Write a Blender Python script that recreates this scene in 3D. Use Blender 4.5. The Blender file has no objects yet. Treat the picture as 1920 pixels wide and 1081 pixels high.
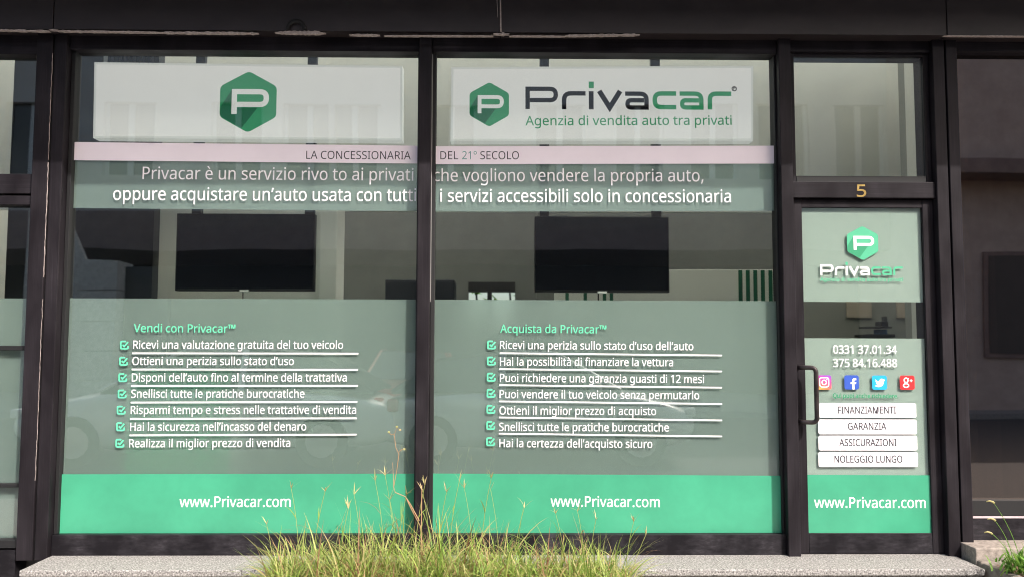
import bpy, bmesh, math, random
from mathutils import Vector, Matrix
SC = bpy.context.scene
COL = SC.collection
R = math.radians
random.seed(7)

# ------------------------------------------------------------------ camera
CZ = 1.36                       # eye height above the pavement
CY = -4.95                      # camera distance from the frame face (Y = 0)
FPX = 1600.0
PITCH, YAW, ROLL = 0.07022888, 0.01315227, 0.0020202
_F = Vector((math.sin(YAW)*math.cos(PITCH), math.cos(YAW)*math.cos(PITCH), math.sin(PITCH)))
_R0 = Vector((math.cos(YAW), -math.sin(YAW), 0)); _U0 = _R0.cross(_F)
_R = _R0*math.cos(ROLL)+_U0*math.sin(ROLL); _U = -_R0*math.sin(ROLL)+_U0*math.cos(ROLL)
cam = bpy.data.cameras.new('camera'); camo = bpy.data.objects.new('camera', cam); COL.objects.link(camo)
camo.matrix_world = Matrix(((_R.x, _U.x, -_F.x, 0), (_R.y, _U.y, -_F.y, CY), (_R.z, _U.z, -_F.z, CZ), (0, 0, 0, 1)))
cam.sensor_width = 36; cam.lens = 36*FPX/1920; cam.clip_end = 500; cam.clip_start = 0.05
cam.dof.use_dof = True; cam.dof.focus_distance = 5.0; cam.dof.aperture_fstop = 2.0
SC.camera = camo

# ------------------------------------------------------------------ world, sun, exposure
SUN = Vector((0.75, -1.0, 1.15)).normalized()
ELEV = math.asin(SUN.z)
w = bpy.data.worlds.new('World'); SC.world = w; w.use_nodes = True
sky = w.node_tree.nodes.new('ShaderNodeTexSky'); sky.sky_type = 'NISHITA'; sky.sun_disc = False; sky.dust_density = 4.0; sky.ozone_density = .4
sky.sun_elevation = ELEV; sky.sun_rotation = math.atan2(SUN.x, SUN.y)
w.node_tree.links.new(sky.outputs[0], w.node_tree.nodes['Background'].inputs[0])
w.node_tree.nodes['Background'].inputs[1].default_value = 0.15
sl = bpy.data.lights.new('sun', 'SUN'); sl.energy = 2.4; sl.angle = R(0.5); sl.color = (1, 0.95, 0.9)
so = bpy.data.objects.new('sun', sl); COL.objects.link(so)
so.rotation_euler = SUN.to_track_quat('Z', 'Y').to_euler()
SC.view_settings.view_transform = 'Standard'; SC.view_settings.look = 'None'
SC.view_settings.exposure = 1.27; SC.view_settings.gamma = 1
SC.render.engine = 'CYCLES'
SC.cycles.use_denoising = True; SC.cycles.filter_width = 1.05
SC.cycles.max_bounces = 10; SC.cycles.transparent_max_bounces = 24; SC.cycles.sample_clamp_indirect = 6

# ------------------------------------------------------------------ helpers
def P(px, py, Y=0.09):
    """the point of the plane Y behind a spot measured in the 1920 x 1081 photograph"""
    d = _R*(px-960)+_U*(540.5-py)+_F*FPX
    t = (Y-CY)/d.y
    return Vector((d.x*t, Y, CZ+d.z*t))
def X(px, py=540, Y=0.09): return P(px, py, Y).x
def Z(py, px=960, Y=0.09): return P(px, py, Y).z
def V(px, py, Yo):
    """a spot seen mirrored in the glass, on the street plane Y = Yo (negative)"""
    p = P(px, py, 0.18-Yo); return Vector((p.x, Yo, p.z))

class MB:
    def __init__(s): s.v = []; s.f = []
    def face(s, pts):
        n = len(s.v); s.v += [tuple(p) for p in pts]; s.f.append(tuple(range(n, n+len(pts)))); return s
    def box(s, x0, x1, y0, y1, z0, z1, b=0.0):
        if x0 > x1: x0, x1 = x1, x0
        if y0 > y1: y0, y1 = y1, y0
        if z0 > z1: z0, z1 = z1, z0
        if b > 0:
            bm = bmesh.new(); bmesh.ops.create_cube(bm, size=1)
            for q in bm.verts: q.co = Vector(((x0+x1)/2+q.co.x*(x1-x0), (y0+y1)/2+q.co.y*(y1-y0), (z0+z1)/2+q.co.z*(z1-z0)))
            bmesh.ops.bevel(bm, geom=bm.edges[:], offset=min(b, .45*min(x1-x0, y1-y0, z1-z0)), segments=2, affect='EDGES', profile=.5)
            s.bm(bm); return s
        n = len(s.v)
        s.v += [(x0,y0,z0),(x1,y0,z0),(x1,y1,z0),(x0,y1,z0),(x0,y0,z1),(x1,y0,z1),(x1,y1,z1),(x0,y1,z1)]
        for q in ((0,3,2,1),(4,5,6,7),(0,1,5,4),(1,2,6,5),(2,3,7,6),(3,0,4,7)): s.f.append(tuple(n+i for i in q))
        return s
    def bm(s, bm):
        n = len(s.v); bm.verts.index_update()
        s.v += [tuple(q.co) for q in bm.verts]
        for fc in bm.faces: s.f.append(tuple(n+q.index for q in fc.verts))
        bm.free(); return s
    def slab(s, poly, y0, y1):
        """polygon given as (x, z) points, from y0 to y1"""
        n = len(s.v); k = len(poly)
        s.v += [(p[0], y0, p[1]) for p in poly]+[(p[0], y1, p[1]) for p in poly]
        s.f.append(tuple(range(n, n+k))); s.f.append(tuple(range(n+2*k-1, n+k-1, -1)))
        for i in range(k): s.f.append((n+(i+1) % k, n+i, n+k+i, n+k+(i+1) % k))
        return s
    def tube(s, pts, r, k=10, r1=None):
        pts = [Vector(p) for p in pts]; n0 = len(s.v); m = len(pts)
        up = Vector((0.123, 0.345, 1)).normalized()
        for i, p in enumerate(pts):
            t = (pts[min(i+1, m-1)]-pts[max(i-1, 0)]).normalized()
            a = t.cross(up)
            if a.length < .05: a = t.cross(Vector((1, 0, 0)))
            a.normalize(); b = t.cross(a)
            rr = r if r1 is None else r+(r1-r)*i/(m-1)
            for j in range(k):
                q = p+(a*math.cos(2*math.pi*j/k)+b*math.sin(2*math.pi*j/k))*rr; s.v.append(tuple(q))
        for i in range(m-1):
            for j in range(k):
                s.f.append((n0+i*k+j, n0+i*k+(j+1) % k, n0+(i+1)*k+(j+1) % k, n0+(i+1)*k+j))
        s.f.append(tuple(n0+j for j in range(k))[::-1]); s.f.append(tuple(n0+(m-1)*k+j for j in range(k)))
        return s
    def build(s, name, mat, parent=None, smooth=False):
        me = bpy.data.meshes.new(name); me.from_pydata(s.v, [], s.f); me.update()
        if smooth:
            bm = bmesh.new(); bm.from_mesh(me); bmesh.ops.remove_doubles(bm, verts=bm.verts, dist=1e-5); bmesh.ops.recalc_face_normals(bm, faces=bm.faces); bm.to_mesh(me); bm.free()
            for p in me.polygons: p.use_smooth = True
        return link(me, name, mat, parent)
def link(me, name, mat, parent=None):
    me.materials.append(mat)
    o = bpy.data.objects.new(name, me); COL.objects.link(o)
    if parent is not None:
        o.parent = parent; o.matrix_parent_inverse = world(parent).inverted()
    return o
def world(o):
    m = o.matrix_basis.copy()
    if o.parent: m = world(o.parent) @ o.matrix_parent_inverse @ m
    return m
def tag(o, label=None, cat=None, group=None, kind=None):
    if label: o['label'] = label
    if cat: o['category'] = cat
    if group: o['group'] = group
    if kind: o['kind'] = kind
    return o
def thing(name, label, cat, loc=(0, 0, 0), group=None):
    o = bpy.data.objects.new(name, None); COL.objects.link(o); o.location = loc; o.empty_display_size = .1
    return tag(o, label, cat, group)
def copy_tree(o, parent=None):
    c = o.copy(); COL.objects.link(c)
    if parent is not None: c.parent = parent
    for ch in list(o.children): copy_tree(ch, c)
    return c

# ------------------------------------------------------------------ materials
def nodes(name):
    m = bpy.data.materials.new(name); m.use_nodes = True; nt = m.node_tree
    return m, nt, nt.nodes['Principled BSDF'], nt.nodes['Material Output']
def N(nt, t, **kw):
    n = nt.nodes.new(t)
    for k, v in kw.items():
        if k in n.inputs.keys(): n.inputs[k].default_value = v
        else: setattr(n, k, v)
    return n
def ramp(nt, src, stops):
    r = nt.nodes.new('ShaderNodeValToRGB'); e = r.color_ramp.elements
    while len(e) < len(stops): e.new(.5)
    for q, (p, c) in zip(e, stops): q.position = p; q.color = (*c, 1)
    nt.links.new(src, r.inputs[0]); return r
def coords(nt, scale):
    c = nt.nodes.new('ShaderNodeTexCoord'); m = nt.nodes.new('ShaderNodeMapping'); m.inputs['Scale'].default_value = scale
    nt.links.new(c.outputs['Object'], m.inputs[0]); return m
def mat_noise(name, stops, scale=(1, 1, 1), ns=6, rough=.6, bump=0.0, detail=6, metallic=0, spec=.5, rough2=None):
    m, nt, b, out = nodes(name)
    mp = coords(nt, scale); n = N(nt, 'ShaderNodeTexNoise', Scale=ns, Detail=detail, Roughness=.62)
    nt.links.new(mp.outputs[0], n.inputs['Vector'])
    r = ramp(nt, n.outputs[0], stops); nt.links.new(r.outputs[0], b.inputs['Base Color'])
    b.inputs['Roughness'].default_value = rough; b.inputs['Metallic'].default_value = metallic
    b.inputs['Specular IOR Level'].default_value = spec
    if rough2 is not None:
        q = N(nt, 'ShaderNodeMapRange'); q.inputs['To Min'].default_value = rough; q.inputs['To Max'].default_value = rough2
        q.inputs['From Min'].default_value = .35; q.inputs['From Max'].default_value = .65
        nt.links.new(n.outputs[0], q.inputs[0]); nt.links.new(q.outputs[0], b.inputs['Roughness'])
    if bump:
        bp = N(nt, 'ShaderNodeBump', Strength=bump, Distance=.004); nt.links.new(n.outputs[0], bp.inputs['Height']); nt.links.new(bp.outputs[0], b.inputs['Normal'])
    return m
def plain(name, c, rough=.5, spec=.5, metallic=0, var=.06):
    c = tuple(c); lo = tuple(x*(1-var) for x in c); hi = tuple(min(1, x*(1+var)) for x in c)
    return mat_noise(name, [(.35, lo), (.65, hi)], ns=3, rough=rough, spec=spec, metallic=metallic)
def glass(name, tint, r0, refl=(1, 1, 1)):
    m, nt, b, out = nodes(name); nt.nodes.remove(b)
    lw = N(nt, 'ShaderNodeLayerWeight', Blend=.5)
    pw = N(nt, 'ShaderNodeMath', operation='POWER'); pw.inputs[1].default_value = 5; nt.links.new(lw.outputs['Facing'], pw.inputs[0])
    ma = N(nt, 'ShaderNodeMath', operation='MULTIPLY_ADD'); ma.inputs[1].default_value = 1-r0; ma.inputs[2].default_value = r0
    nt.links.new(pw.outputs[0], ma.inputs[0])
    t = N(nt, 'ShaderNodeBsdfTransparent'); t.inputs[0].default_value = (*tint, 1)
    g = N(nt, 'ShaderNodeBsdfGlossy'); g.inputs['Color'].default_value = (*refl, 1); g.inputs['Roughness'].default_value = 0.0
    n = N(nt, 'ShaderNodeTexNoise', Scale=.9, Detail=1); mp = coords(nt, (1, 1, 1)); nt.links.new(mp.outputs[0], n.inputs['Vector'])
    bp = N(nt, 'ShaderNodeBump', Strength=.35, Distance=.008); nt.links.new(n.outputs[0], bp.inputs['Height']); nt.links.new(bp.outputs[0], g.inputs['Normal'])
    mx = N(nt, 'ShaderNodeMixShader'); nt.links.new(ma.outputs[0], mx.inputs[0]); nt.links.new(t.outputs[0], mx.inputs[1]); nt.links.new(g.outputs[0], mx.inputs[2])
    nt.links.new(mx.outputs[0], out.inputs[0]); return m
def film(name, col, diff, trl, clear, rough):
    """sand-blast film: part diffuse, part translucent, part see-through, the rest blurred"""
    m, nt, b, out = nodes(name); nt.nodes.remove(b)
    d = N(nt, 'ShaderNodeBsdfDiffuse'); d.inputs[0].default_value = (*col, 1)
    t = N(nt, 'ShaderNodeBsdfTranslucent'); t.inputs[0].default_value = (*col, 1)
    c = N(nt, 'ShaderNodeBsdfTransparent'); c.inputs[0].default_value = (*[x**.5 for x in col], 1)
    g = N(nt, 'ShaderNodeBsdfRefraction', IOR=1.25, Roughness=rough); g.inputs['Color'].default_value = (*[x**.5 for x in col], 1)
    def mix(f, a, bb):
        q = N(nt, 'ShaderNodeMixShader'); q.inputs[0].default_value = f; nt.links.new(a.outputs[0], q.inputs[1]); nt.links.new(bb.outputs[0], q.inputs[2]); return q
    r = 1-diff
    s1 = mix(clear/(r-trl), g, c); s2 = mix(trl/r, s1, t); s3 = mix(diff, s2, d)
    nt.links.new(s3.outputs[0], out.inputs[0]); return m
def black_metal(name, base, dust, scale):
    m, nt, b, out = nodes(name)
    mp = coords(nt, scale); n = N(nt, 'ShaderNodeTexNoise', Scale=5, Detail=8, Roughness=.7); nt.links.new(mp.outputs[0], n.inputs['Vector'])
    mp2 = coords(nt, (3, 3, 1.2)); n2 = N(nt, 'ShaderNodeTexNoise', Scale=2.5, Detail=5); nt.links.new(mp2.outputs[0], n2.inputs['Vector'])
    mul = N(nt, 'ShaderNodeMath', operation='MULTIPLY'); nt.links.new(n.outputs[0], mul.inputs[0]); nt.links.new(n2.outputs[0], mul.inputs[1])
    r = ramp(nt, mul.outputs[0], [(.18, base), (.33, tuple((a*.7+c*.3) for a, c in zip(base, dust))), (.5, dust)])
    nt.links.new(r.outputs[0], b.inputs['Base Color'])
    rr = ramp(nt, n2.outputs[0], [(.35, (.42,)*3), (.7, (.6,)*3)]); nt.links.new(rr.outputs[0], b.inputs['Roughness'])
    b.inputs['Specular IOR Level'].default_value = .12
    return m

M = {}
M['frame'] = black_metal('black_aluminium', (.012, .010, .012), (.046, .040, .047), (90, 90, .5))
M['frame_h'] = black_metal('black_aluminium_rail', (.012, .010, .012), (.046, .040, .047), (.5, 90, 90))
M['bottom'] = black_metal('scuffed_black_rail', (.010, .009, .011), (.06, .055, .063), (3, 12, 9))
M['gasket'] = plain('black_gasket', (.006, .006, .007), .7)
M['fascia'] = mat_noise('dark_fascia', [(.3, (.016, .011, .012)), (.7, (.030, .022, .023))], scale=(1.5, 1, 3), ns=2.5, rough=.5, bump=.05)
M['mortar'] = mat_noise('mortar', [(.3, (.30, .24, .22)), (.7, (.55, .48, .45))], ns=60, rough=.9, bump=.6)
M['glass'] = glass('window_glass', (.905, .93, .905), .10)
M['bronze'] = glass('bronze_glass', (.20, .15, .13), .27, (1, .86, .78))
M['film'] = film('sandblast_film', (.62, .73, .715), .28, .10, .25, .22)
M['film_door'] = film('sandblast_film_door', (.72, .81, .785), .54, .14, .10, .22)
M['white'] = plain('white_vinyl', (.84, .80, .83), .45, var=.02)  # a faint magenta cast of the light is mixed into the white
M['band'] = plain('white_vinyl_pink_cast', (.84, .76, .82), .4, var=.03)  # white vinyl, with the magenta cast of the light put into its colour
M['green'] = plain('mint_green_vinyl', (.055, .315, .185), .22, var=.09)
M['mint'] = plain('mint_letter_vinyl', (.12, .60, .36), .4, var=.03)
M['logo_green'] = plain('logo_green', (.04, .30, .13), .4, var=.03)
M['logo_shade'] = plain('logo_dark_green', (.012, .13, .055), .4, var=.03)
M['logo_mint'] = plain('logo_mint', (.08, .42, .24), .4, var=.03)
M['logo_mint2'] = plain('logo_mint_deep', (.035, .28, .14), .4, var=.03)
M['ink'] = plain('dark_ink', (.035, .028, .04), .5)
M['ink_grey'] = plain('grey_ink', (.10, .085, .095), .5)
M['ink_teal'] = plain('teal_ink', (.12, .30, .27), .5)
M['brass'] = mat_noise('brass', [(.35, (.36, .24, .07)), (.65, (.52, .37, .13))], ns=40, rough=.35, metallic=.7)
M['granite'] = mat_noise('granite', [(.33, (.06, .056, .054)), (.43, (.18, .17, .16)), (.56, (.31, .295, .28)), (.66, (.48, .46, .44))], ns=105, rough=.75, bump=.25, detail=3)
M['sillstone'] = mat_noise('sill_stone', [(.3, (.16, .135, .115)), (.7, (.36, .31, .27))], ns=45, rough=.8, bump=.3)
M['concrete'] = mat_noise('planter_concrete', [(.3, (.10, .08, .065)), (.55, (.22, .19, .16)), (.75, (.32, .285, .25))], ns=14, rough=.9, bump=.5)
M['soil'] = mat_noise('soil', [(.3, (.05, .028, .018)), (.7, (.16, .09, .055))], ns=35, rough=1, bump=1)
M['paving'] = mat_noise('paving', [(.3, (.20, .19, .18)), (.7, (.33, .31, .29))], ns=25, rough=.9, bump=.3)
M['asphalt'] = mat_noise('asphalt', [(.3, (.035, .034, .034)), (.7, (.085, .082, .08))], ns=70, rough=.9, bump=.4)
M['wallwhite'] = plain('interior_paint', (.66, .655, .60), .8, var=.04)
M['wallmid'] = plain('interior_mid_grey', (.26, .265, .24), .8, var=.06)
M['wallgrey'] = plain('interior_grey_paint', (.15, .155, .145), .8, var=.08)
M['floor'] = mat_noise('floor_tile', [(.3, (.10, .10, .10)), (.7, (.16, .155, .15))], ns=4, rough=.4)
M['blackpanel'] = plain('black_panel', (.012, .011, .013), .5)
M['tv'] = plain('tv_screen', (.008, .009, .014), .22, var=.02)
M['tvbody'] = plain('tv_body', (.015, .015, .018), .4)
M['edge'] = plain('edge_metal_and_highlight', (.24, .23, .23), .5)  # left post bead, and the highlight line painted on the mullion edge
M['signcase'] = plain('pale_metal', (.55, .56, .55), .45)
def emissive(name, c, e):
    m, nt, b, out = nodes(name); b.inputs['Base Color'].default_value = (*c, 1); b.inputs['Roughness'].default_value = .4
    b.inputs['Emission Color'].default_value = (*c, 1); b.inputs['Emission Strength'].default_value = e
    return m
M['signface'] = emissive('backlit_sign_face', (.80, .765, .755), .33)
M['casewhite'] = emissive('sign_case_glow', (.70, .69, .67), .27)  # glow added to lighten the border of the case
M['sign_green'] = emissive('backlit_green', (.04, .29, .13), .3)
M['sign_shade'] = emissive('backlit_dark_green', (.014, .13, .06), .3)
def opal(name):
    m, nt, b, out = nodes(name); nt.nodes.remove(b)
    t = N(nt, 'ShaderNodeBsdfTranslucent'); t.inputs[0].default_value = (.76, .76, .72, 1)
    nt.links.new(t.outputs[0], out.inputs[0]); return m
M['opal'] = opal('opal_fill_roof')  # translucent sheet for the added roof that lets fill light in
def grass_mat(name, stops):
    m, nt, b, out = nodes(name)
    g = N(nt, 'ShaderNodeNewGeometry'); r = ramp(nt, g.outputs['Random Per Island'], stops)
    nt.links.new(r.outputs[0], b.inputs['Base Color']); b.inputs['Roughness'].default_value = .55
    t = N(nt, 'ShaderNodeBsdfTranslucent'); nt.links.new(r.outputs[0], t.inputs[0])
    mx = N(nt, 'ShaderNodeMixShader'); mx.inputs[0].default_value = .35
    nt.links.new(b.outputs[0], mx.inputs[1]); nt.links.new(t.outputs[0], mx.inputs[2]); nt.links.new(mx.outputs[0], out.inputs[0]); return m
M['grass'] = grass_mat('grass_blades', [(0, (.11, .20, .03)), (.22, (.24, .36, .06)), (.5, (.38, .46, .11)), (.72, (.52, .49, .20)), (.88, (.42, .27, .13)), (1, (.22, .10, .05))])
M['weed'] = grass_mat('weed_leaves', [(0, (.09, .22, .03)), (.5, (.16, .34, .05)), (1, (.27, .40, .09))])
M['straw'] = grass_mat('seed_heads', [(0, (.42, .42, .14)), (.5, (.55, .50, .22)), (1, (.62, .48, .26))])

# ------------------------------------------------------------------ lettering
GL = {' ':(209,[]),
'+':(459,[[257,311,417,311,417,254,257,254,257,89,200,89,200,254,40,254,40,311,200,311,200,477,257,477]]),
',':(215,[[154,84,136,23,111,-42,85,-103,33,-103,49,-38,63,31,73,93,148,93]]),
'.':(215,[[58,43,61,69,72,85,88,94,107,97,126,94,142,85,153,69,157,43,153,18,142,2,126,-8,107,-11,88,-8,72,2,61,18]]),
'0':(459,[[419,287,418,242,415,201,409,163,401,128,390,97,376,70,359,47,339,27,316,12,290,1,261,-6,229,-8,188,-4,153,8,122,27,97,54,76,88,60,129,48,176,42,229,39,287,41,346,48,399,58,446,73,486,93,520,119,547,149,566,186,578,229,581,269,578,304,566,335,547,361,520,382,486,399,446,410,399,417,346],[110,287,111,238,115,194,121,156,131,125,143,98,159,78,178,64,202,55,229,52,256,55,279,64,298,78,314,98,326,124,336,156,343,194,347,238,348,287,347,336,343,380,336,417,326,449,314,475,298,495,279,510,256,518,229,521,202,518,178,510,159,495,143,475,131,449,121,417,115,380,111,336]]),
'1':(459,[[285,0,216,0,216,400,216,439,217,470,219,499,196,477,169,455,108,405,71,452,226,573,285,573]]),
'2':(459,[[417,0,38,0,38,59,188,210,261,287,280,309,295,331,306,353,315,376,320,399,322,424,318,453,309,477,294,496,273,510,249,518,221,520,194,519,169,514,147,506,126,495,104,482,83,466,45,513,94,548,113,557,132,565,153,572,174,577,197,580,221,581,255,579,285,572,313,562,336,548,356,531,372,510,384,485,391,458,394,428,392,399,386,371,375,344,361,318,344,292,324,267,247,185,128,67,128,64,417,64]]),
'3':(459,[[395,439,394,414,389,392,381,372,370,355,356,339,340,326,321,316,300,307,277,302,277,298,319,290,353,276,379,255,398,229,409,198,413,163,410,131,403,101,390,74,371,50,348,30,318,14,283,2,241,-6,193,-8,164,-7,136,-5,110,-1,85,5,60,13,36,23,36,89,61,78,87,69,114,61,141,56,168,52,194,51,241,55,278,65,305,81,324,104,335,132,339,164,337,187,331,206,320,223,306,236,288,247,265,255,240,261,211,264,179,265,123,265,123,326,180,326,209,327,236,332,259,339,278,350,294,362,307,377,319,404,323,434,320,460,311,481,295,498,274,511,249,519,219,521,190,520,164,515,117,498,75,473,39,521,61,537,87,550,115,563,147,573,181,579,218,581,273,576,317,563,352,540,376,511,390,477]]),
'4':(459,[[443,130,359,130,359,0,291,0,291,130,17,130,17,190,286,576,359,576,359,193,443,193],[291,374,291,412,293,444,294,474,295,500,292,500,276,468,257,438,86,193,291,193]]),
'5':(459,[[221,351,258,349,292,342,322,331,349,316,371,297,389,274,402,247,410,217,413,183,410,145,402,111,387,81,368,54,343,32,314,15,280,2,242,-5,199,-8,170,-7,142,-4,116,0,91,6,70,14,51,23,51,90,71,79,95,70,121,62,148,57,174,53,200,52,227,54,252,58,274,65,293,76,310,89,323,106,333,126,339,149,341,176,337,210,325,239,306,262,279,279,243,289,197,292,146,288,99,280,64,302,86,573,373,573,373,508,146,508,132,342,169,348]]),
'6':(459,[[44,245,45,278,47,310,51,342,57,374,64,404,75,433,87,461,103,486,121,510,143,530,168,548,196,562,228,572,265,578,306,581,344,579,377,573,377,513,344,520,308,523,273,521,242,515,216,504,193,491,173,474,158,454,145,431,134,407,127,380,121,352,117,322,115,291,119,291,133,309,150,326,170,339,194,350,213,355,233,357,255,358,287,356,316,349,342,338,365,322,384,303,400,279,412,251,419,220,421,184,419,147,411,112,399,82,382,55,361,33,336,15,307,2,275,-5,239,-8,212,-6,187,-1,163,7,140,19,119,35,101,54,84,76,70,103,59,133,51,166,46,204],[238,51,270,55,297,66,320,84,337,109,348,143,351,184,348,218,339,247,324,271,302,289,274,300,241,303,217,301,195,296,175,287,150,270,131,248,119,223,115,198,117,172,123,146,133,121,146,99,164,79,185,64,210,55]]),
'7':(459,[[109,0,344,508,35,508,35,573,419,573,419,518,187,0]]),
'8':(459,[[229,581,261,579,291,574,318,565,341,553,362,538,378,519,390,497,398,472,400,443,399,421,394,401,385,383,374,367,361,352,346,338,329,325,310,314,291,303,314,291,335,279,355,265,373,250,389,234,401,216,411,196,417,173,419,148,416,118,408,90,395,65,378,44,356,26,330,11,300,1,267,-6,231,-8,192,-6,157,0,126,10,100,24,78,42,61,63,49,87,42,115,39,146,41,171,47,194,56,214,68,232,82,249,99,264,118,277,138,289,158,299,140,310,123,322,107,336,87,358,71,383,64,401,59,422,58,444,60,472,68,497,80,518,97,537,117,552,141,565,168,573,197,579],[108,145,112,119,121,96,138,76,161,60,192,51,229,48,265,51,295,60,319,76,336,96,346,120,350,148,346,174,335,197,317,217,293,235,274,246,253,256,229,265,217,270,194,260,174,249,157,237,136,219,121,197,111,173],[228,524,200,521,176,514,155,502,139,486,130,466,127,441,130,414,141,391,157,373,179,357,232,330,282,357,302,373,317,392,327,414,330,441,327,466,318,486,302,502,282,514,257,521]]),
'A':(513,[[437,0,368,177,141,177,73,0,0,0,224,575,289,575,512,0],[282,415,274,438,263,473,255,500,247,468,238,438,230,415,165,241,346,241]]),
'C':(507,[[323,517,294,516,266,510,241,502,217,490,196,474,178,456,162,434,149,410,139,383,131,353,127,321,125,286,128,241,135,200,147,164,164,132,186,105,213,83,244,68,281,58,322,55,347,56,371,58,394,62,460,78,460,15,438,8,416,2,393,-2,369,-6,342,-7,312,-8,257,-4,208,8,166,28,130,56,101,90,78,131,62,178,52,230,49,287,51,329,57,369,67,406,81,440,99,471,120,499,145,523,174,543,206,559,242,571,281,578,324,581,353,580,381,577,409,572,435,565,460,557,482,547,453,486,394,508,372,513,348,516]]),
'D':(586,[[536,292,533,231,521,177,501,131,474,91,439,58,399,33,351,15,297,4,237,0,78,0,78,573,254,573,309,569,359,558,404,540,443,516,476,484,502,446,521,401,533,350],[460,289,457,337,449,379,435,415,416,444,391,469,361,487,327,500,287,508,244,511,150,511,150,62,228,62,299,68,357,87,402,119,434,164,454,220]]),
'E':(446,[[398,0,78,0,78,573,398,573,398,509,150,509,150,330,383,330,383,268,150,268,150,63,398,63]]),
'F':(416,[[150,0,78,0,78,573,398,573,398,509,150,509,150,306,383,306,383,243,150,243]]),
'G':(584,[[326,302,524,302,524,22,493,12,462,5,431,-1,398,-5,362,-7,323,-8,267,-4,217,8,173,28,136,55,105,89,81,130,63,176,52,229,49,286,53,343,65,395,84,442,111,482,145,517,186,544,233,564,286,577,346,581,377,580,407,577,437,572,465,565,491,557,516,547,489,484,468,493,445,501,421,508,395,513,369,516,342,517,298,514,259,505,225,489,195,468,170,441,150,409,136,373,127,332,124,286,127,243,134,202,146,166,164,133,187,106,216,84,251,68,292,58,340,55,404,59,452,68,452,238,326,238]]),
'H':(594,[[516,0,443,0,443,267,150,267,150,0,78,0,78,573,150,573,150,330,443,330,443,573,516,573]]),
'I':(272,[[239,0,32,0,32,42,99,57,99,515,32,531,32,573,239,573,239,531,172,515,172,57,239,42]]),
'L':(420,[[78,0,78,573,150,573,150,64,400,64,400,0]]),
'M':(728,[[330,0,142,502,139,502,142,461,144,407,144,347,144,0,78,0,78,573,184,573,361,103,364,103,544,573,650,573,650,0,578,0,578,352,579,408,581,460,584,501,581,501,390,0]]),
'N':(610,[[532,0,447,0,141,476,138,476,141,432,143,378,144,320,144,0,78,0,78,573,161,573,467,99,470,99,468,137,466,193,464,249,464,573,532,573]]),
'O':(626,[[577,287,576,244,570,204,561,166,547,132,531,101,510,73,486,49,459,29,428,13,393,1,355,-6,314,-8,271,-6,232,1,196,13,165,29,138,49,114,73,94,101,78,132,65,167,56,204,51,245,49,288,52,344,62,396,78,442,100,482,130,517,166,545,208,565,258,577,314,581,369,577,417,565,459,545,495,517,524,483,547,442,564,396,574,344],[125,287,127,241,134,200,145,163,161,131,182,104,207,83,238,67,273,58,314,55,354,58,390,67,420,83,445,104,465,131,481,163,492,200,499,241,501,287,496,354,481,411,456,457,421,491,373,511,314,518,274,515,238,506,207,490,182,469,161,443,145,411,134,374,127,333]]),
'P':(485,[[229,573,297,568,352,553,393,528,421,495,439,454,444,404,443,381,439,358,433,336,423,316,411,296,395,278,375,262,351,249,324,238,292,230,256,225,216,223,150,223,150,0,78,0,78,573],[223,511,150,511,150,285,208,285,242,286,272,290,298,296,320,306,338,318,352,334,362,352,368,375,370,401,366,435,354,462,334,484,306,499,269,508]]),
'Q':(626,[[577,287,575,242,569,200,559,160,544,124,525,92,503,64,476,40,445,21,411,6,548,-136,444,-136,334,-7,324,-8,314,-8,271,-6,232,1,196,13,165,29,138,49,114,73,94,101,78,132,65,167,56,204,51,245,49,288,52,344,62,396,78,442,100,482,130,517,166,545,208,565,258,577,314,581,369,577,417,565,459,545,495,517,524,483,547,442,564,396,574,344],[125,287,127,241,134,200,145,163,161,131,182,104,207,83,238,67,273,58,314,55,354,58,390,67,420,83,445,104,465,131,481,163,492,200,499,241,501,287,496,354,481,411,456,457,421,491,373,511,314,518,274,515,238,506,207,490,182,469,161,443,145,411,134,374,127,333]]),
'R':(499,[[236,573,281,571,320,565,353,555,381,540,404,522,422,500,434,474,442,444,444,410,442,381,437,356,427,334,415,315,401,298,385,285,367,274,349,264,330,257,487,0,403,0,264,237,150,237,150,0,78,0,78,573],[232,510,150,510,150,298,236,298,278,301,312,310,338,325,355,347,366,374,370,407,368,430,363,450,355,467,336,486,310,500,287,505,261,509]]),
'S':(440,[[403,153,400,121,392,92,378,66,359,44,335,26,307,11,274,1,238,-6,198,-8,137,-5,83,4,41,19,41,88,62,80,86,72,113,65,142,59,171,56,201,55,228,56,252,60,273,66,298,79,316,98,327,120,330,147,327,173,318,194,302,213,277,230,255,241,228,252,196,265,131,294,106,311,85,330,69,351,57,375,52,393,49,413,48,435,51,464,58,490,71,513,89,533,110,550,136,563,165,573,197,579,231,581,262,580,290,577,318,572,343,565,367,558,389,549,366,487,302,508,278,513,254,516,229,517,207,516,187,513,169,507,148,494,133,478,124,457,121,434,124,407,133,386,149,367,172,351,193,341,217,330,246,318,278,306,307,293,332,279,353,264,371,247,385,228,395,206,401,181]]),
'T':(446,[[259,0,187,0,187,509,8,509,8,573,437,573,437,509,259,509]]),
'U':(586,[[513,202,511,164,503,128,489,95,470,65,446,40,416,20,380,4,338,-5,290,-8,225,-2,171,18,128,50,97,93,78,144,72,204,72,573,144,573,144,201,148,158,161,122,182,93,211,72,248,59,294,55,327,57,355,63,379,73,399,88,415,105,427,126,435,149,440,174,442,202,442,573,513,573]]),
'V':(481,[[481,573,277,0,204,0,0,573,75,573,204,205,220,160,231,119,241,80,250,119,262,161,277,207,405,573]]),
'Z':(459,[[427,0,30,0,30,55,332,508,40,508,40,573,419,573,419,518,118,64,427,64]]),
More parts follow.
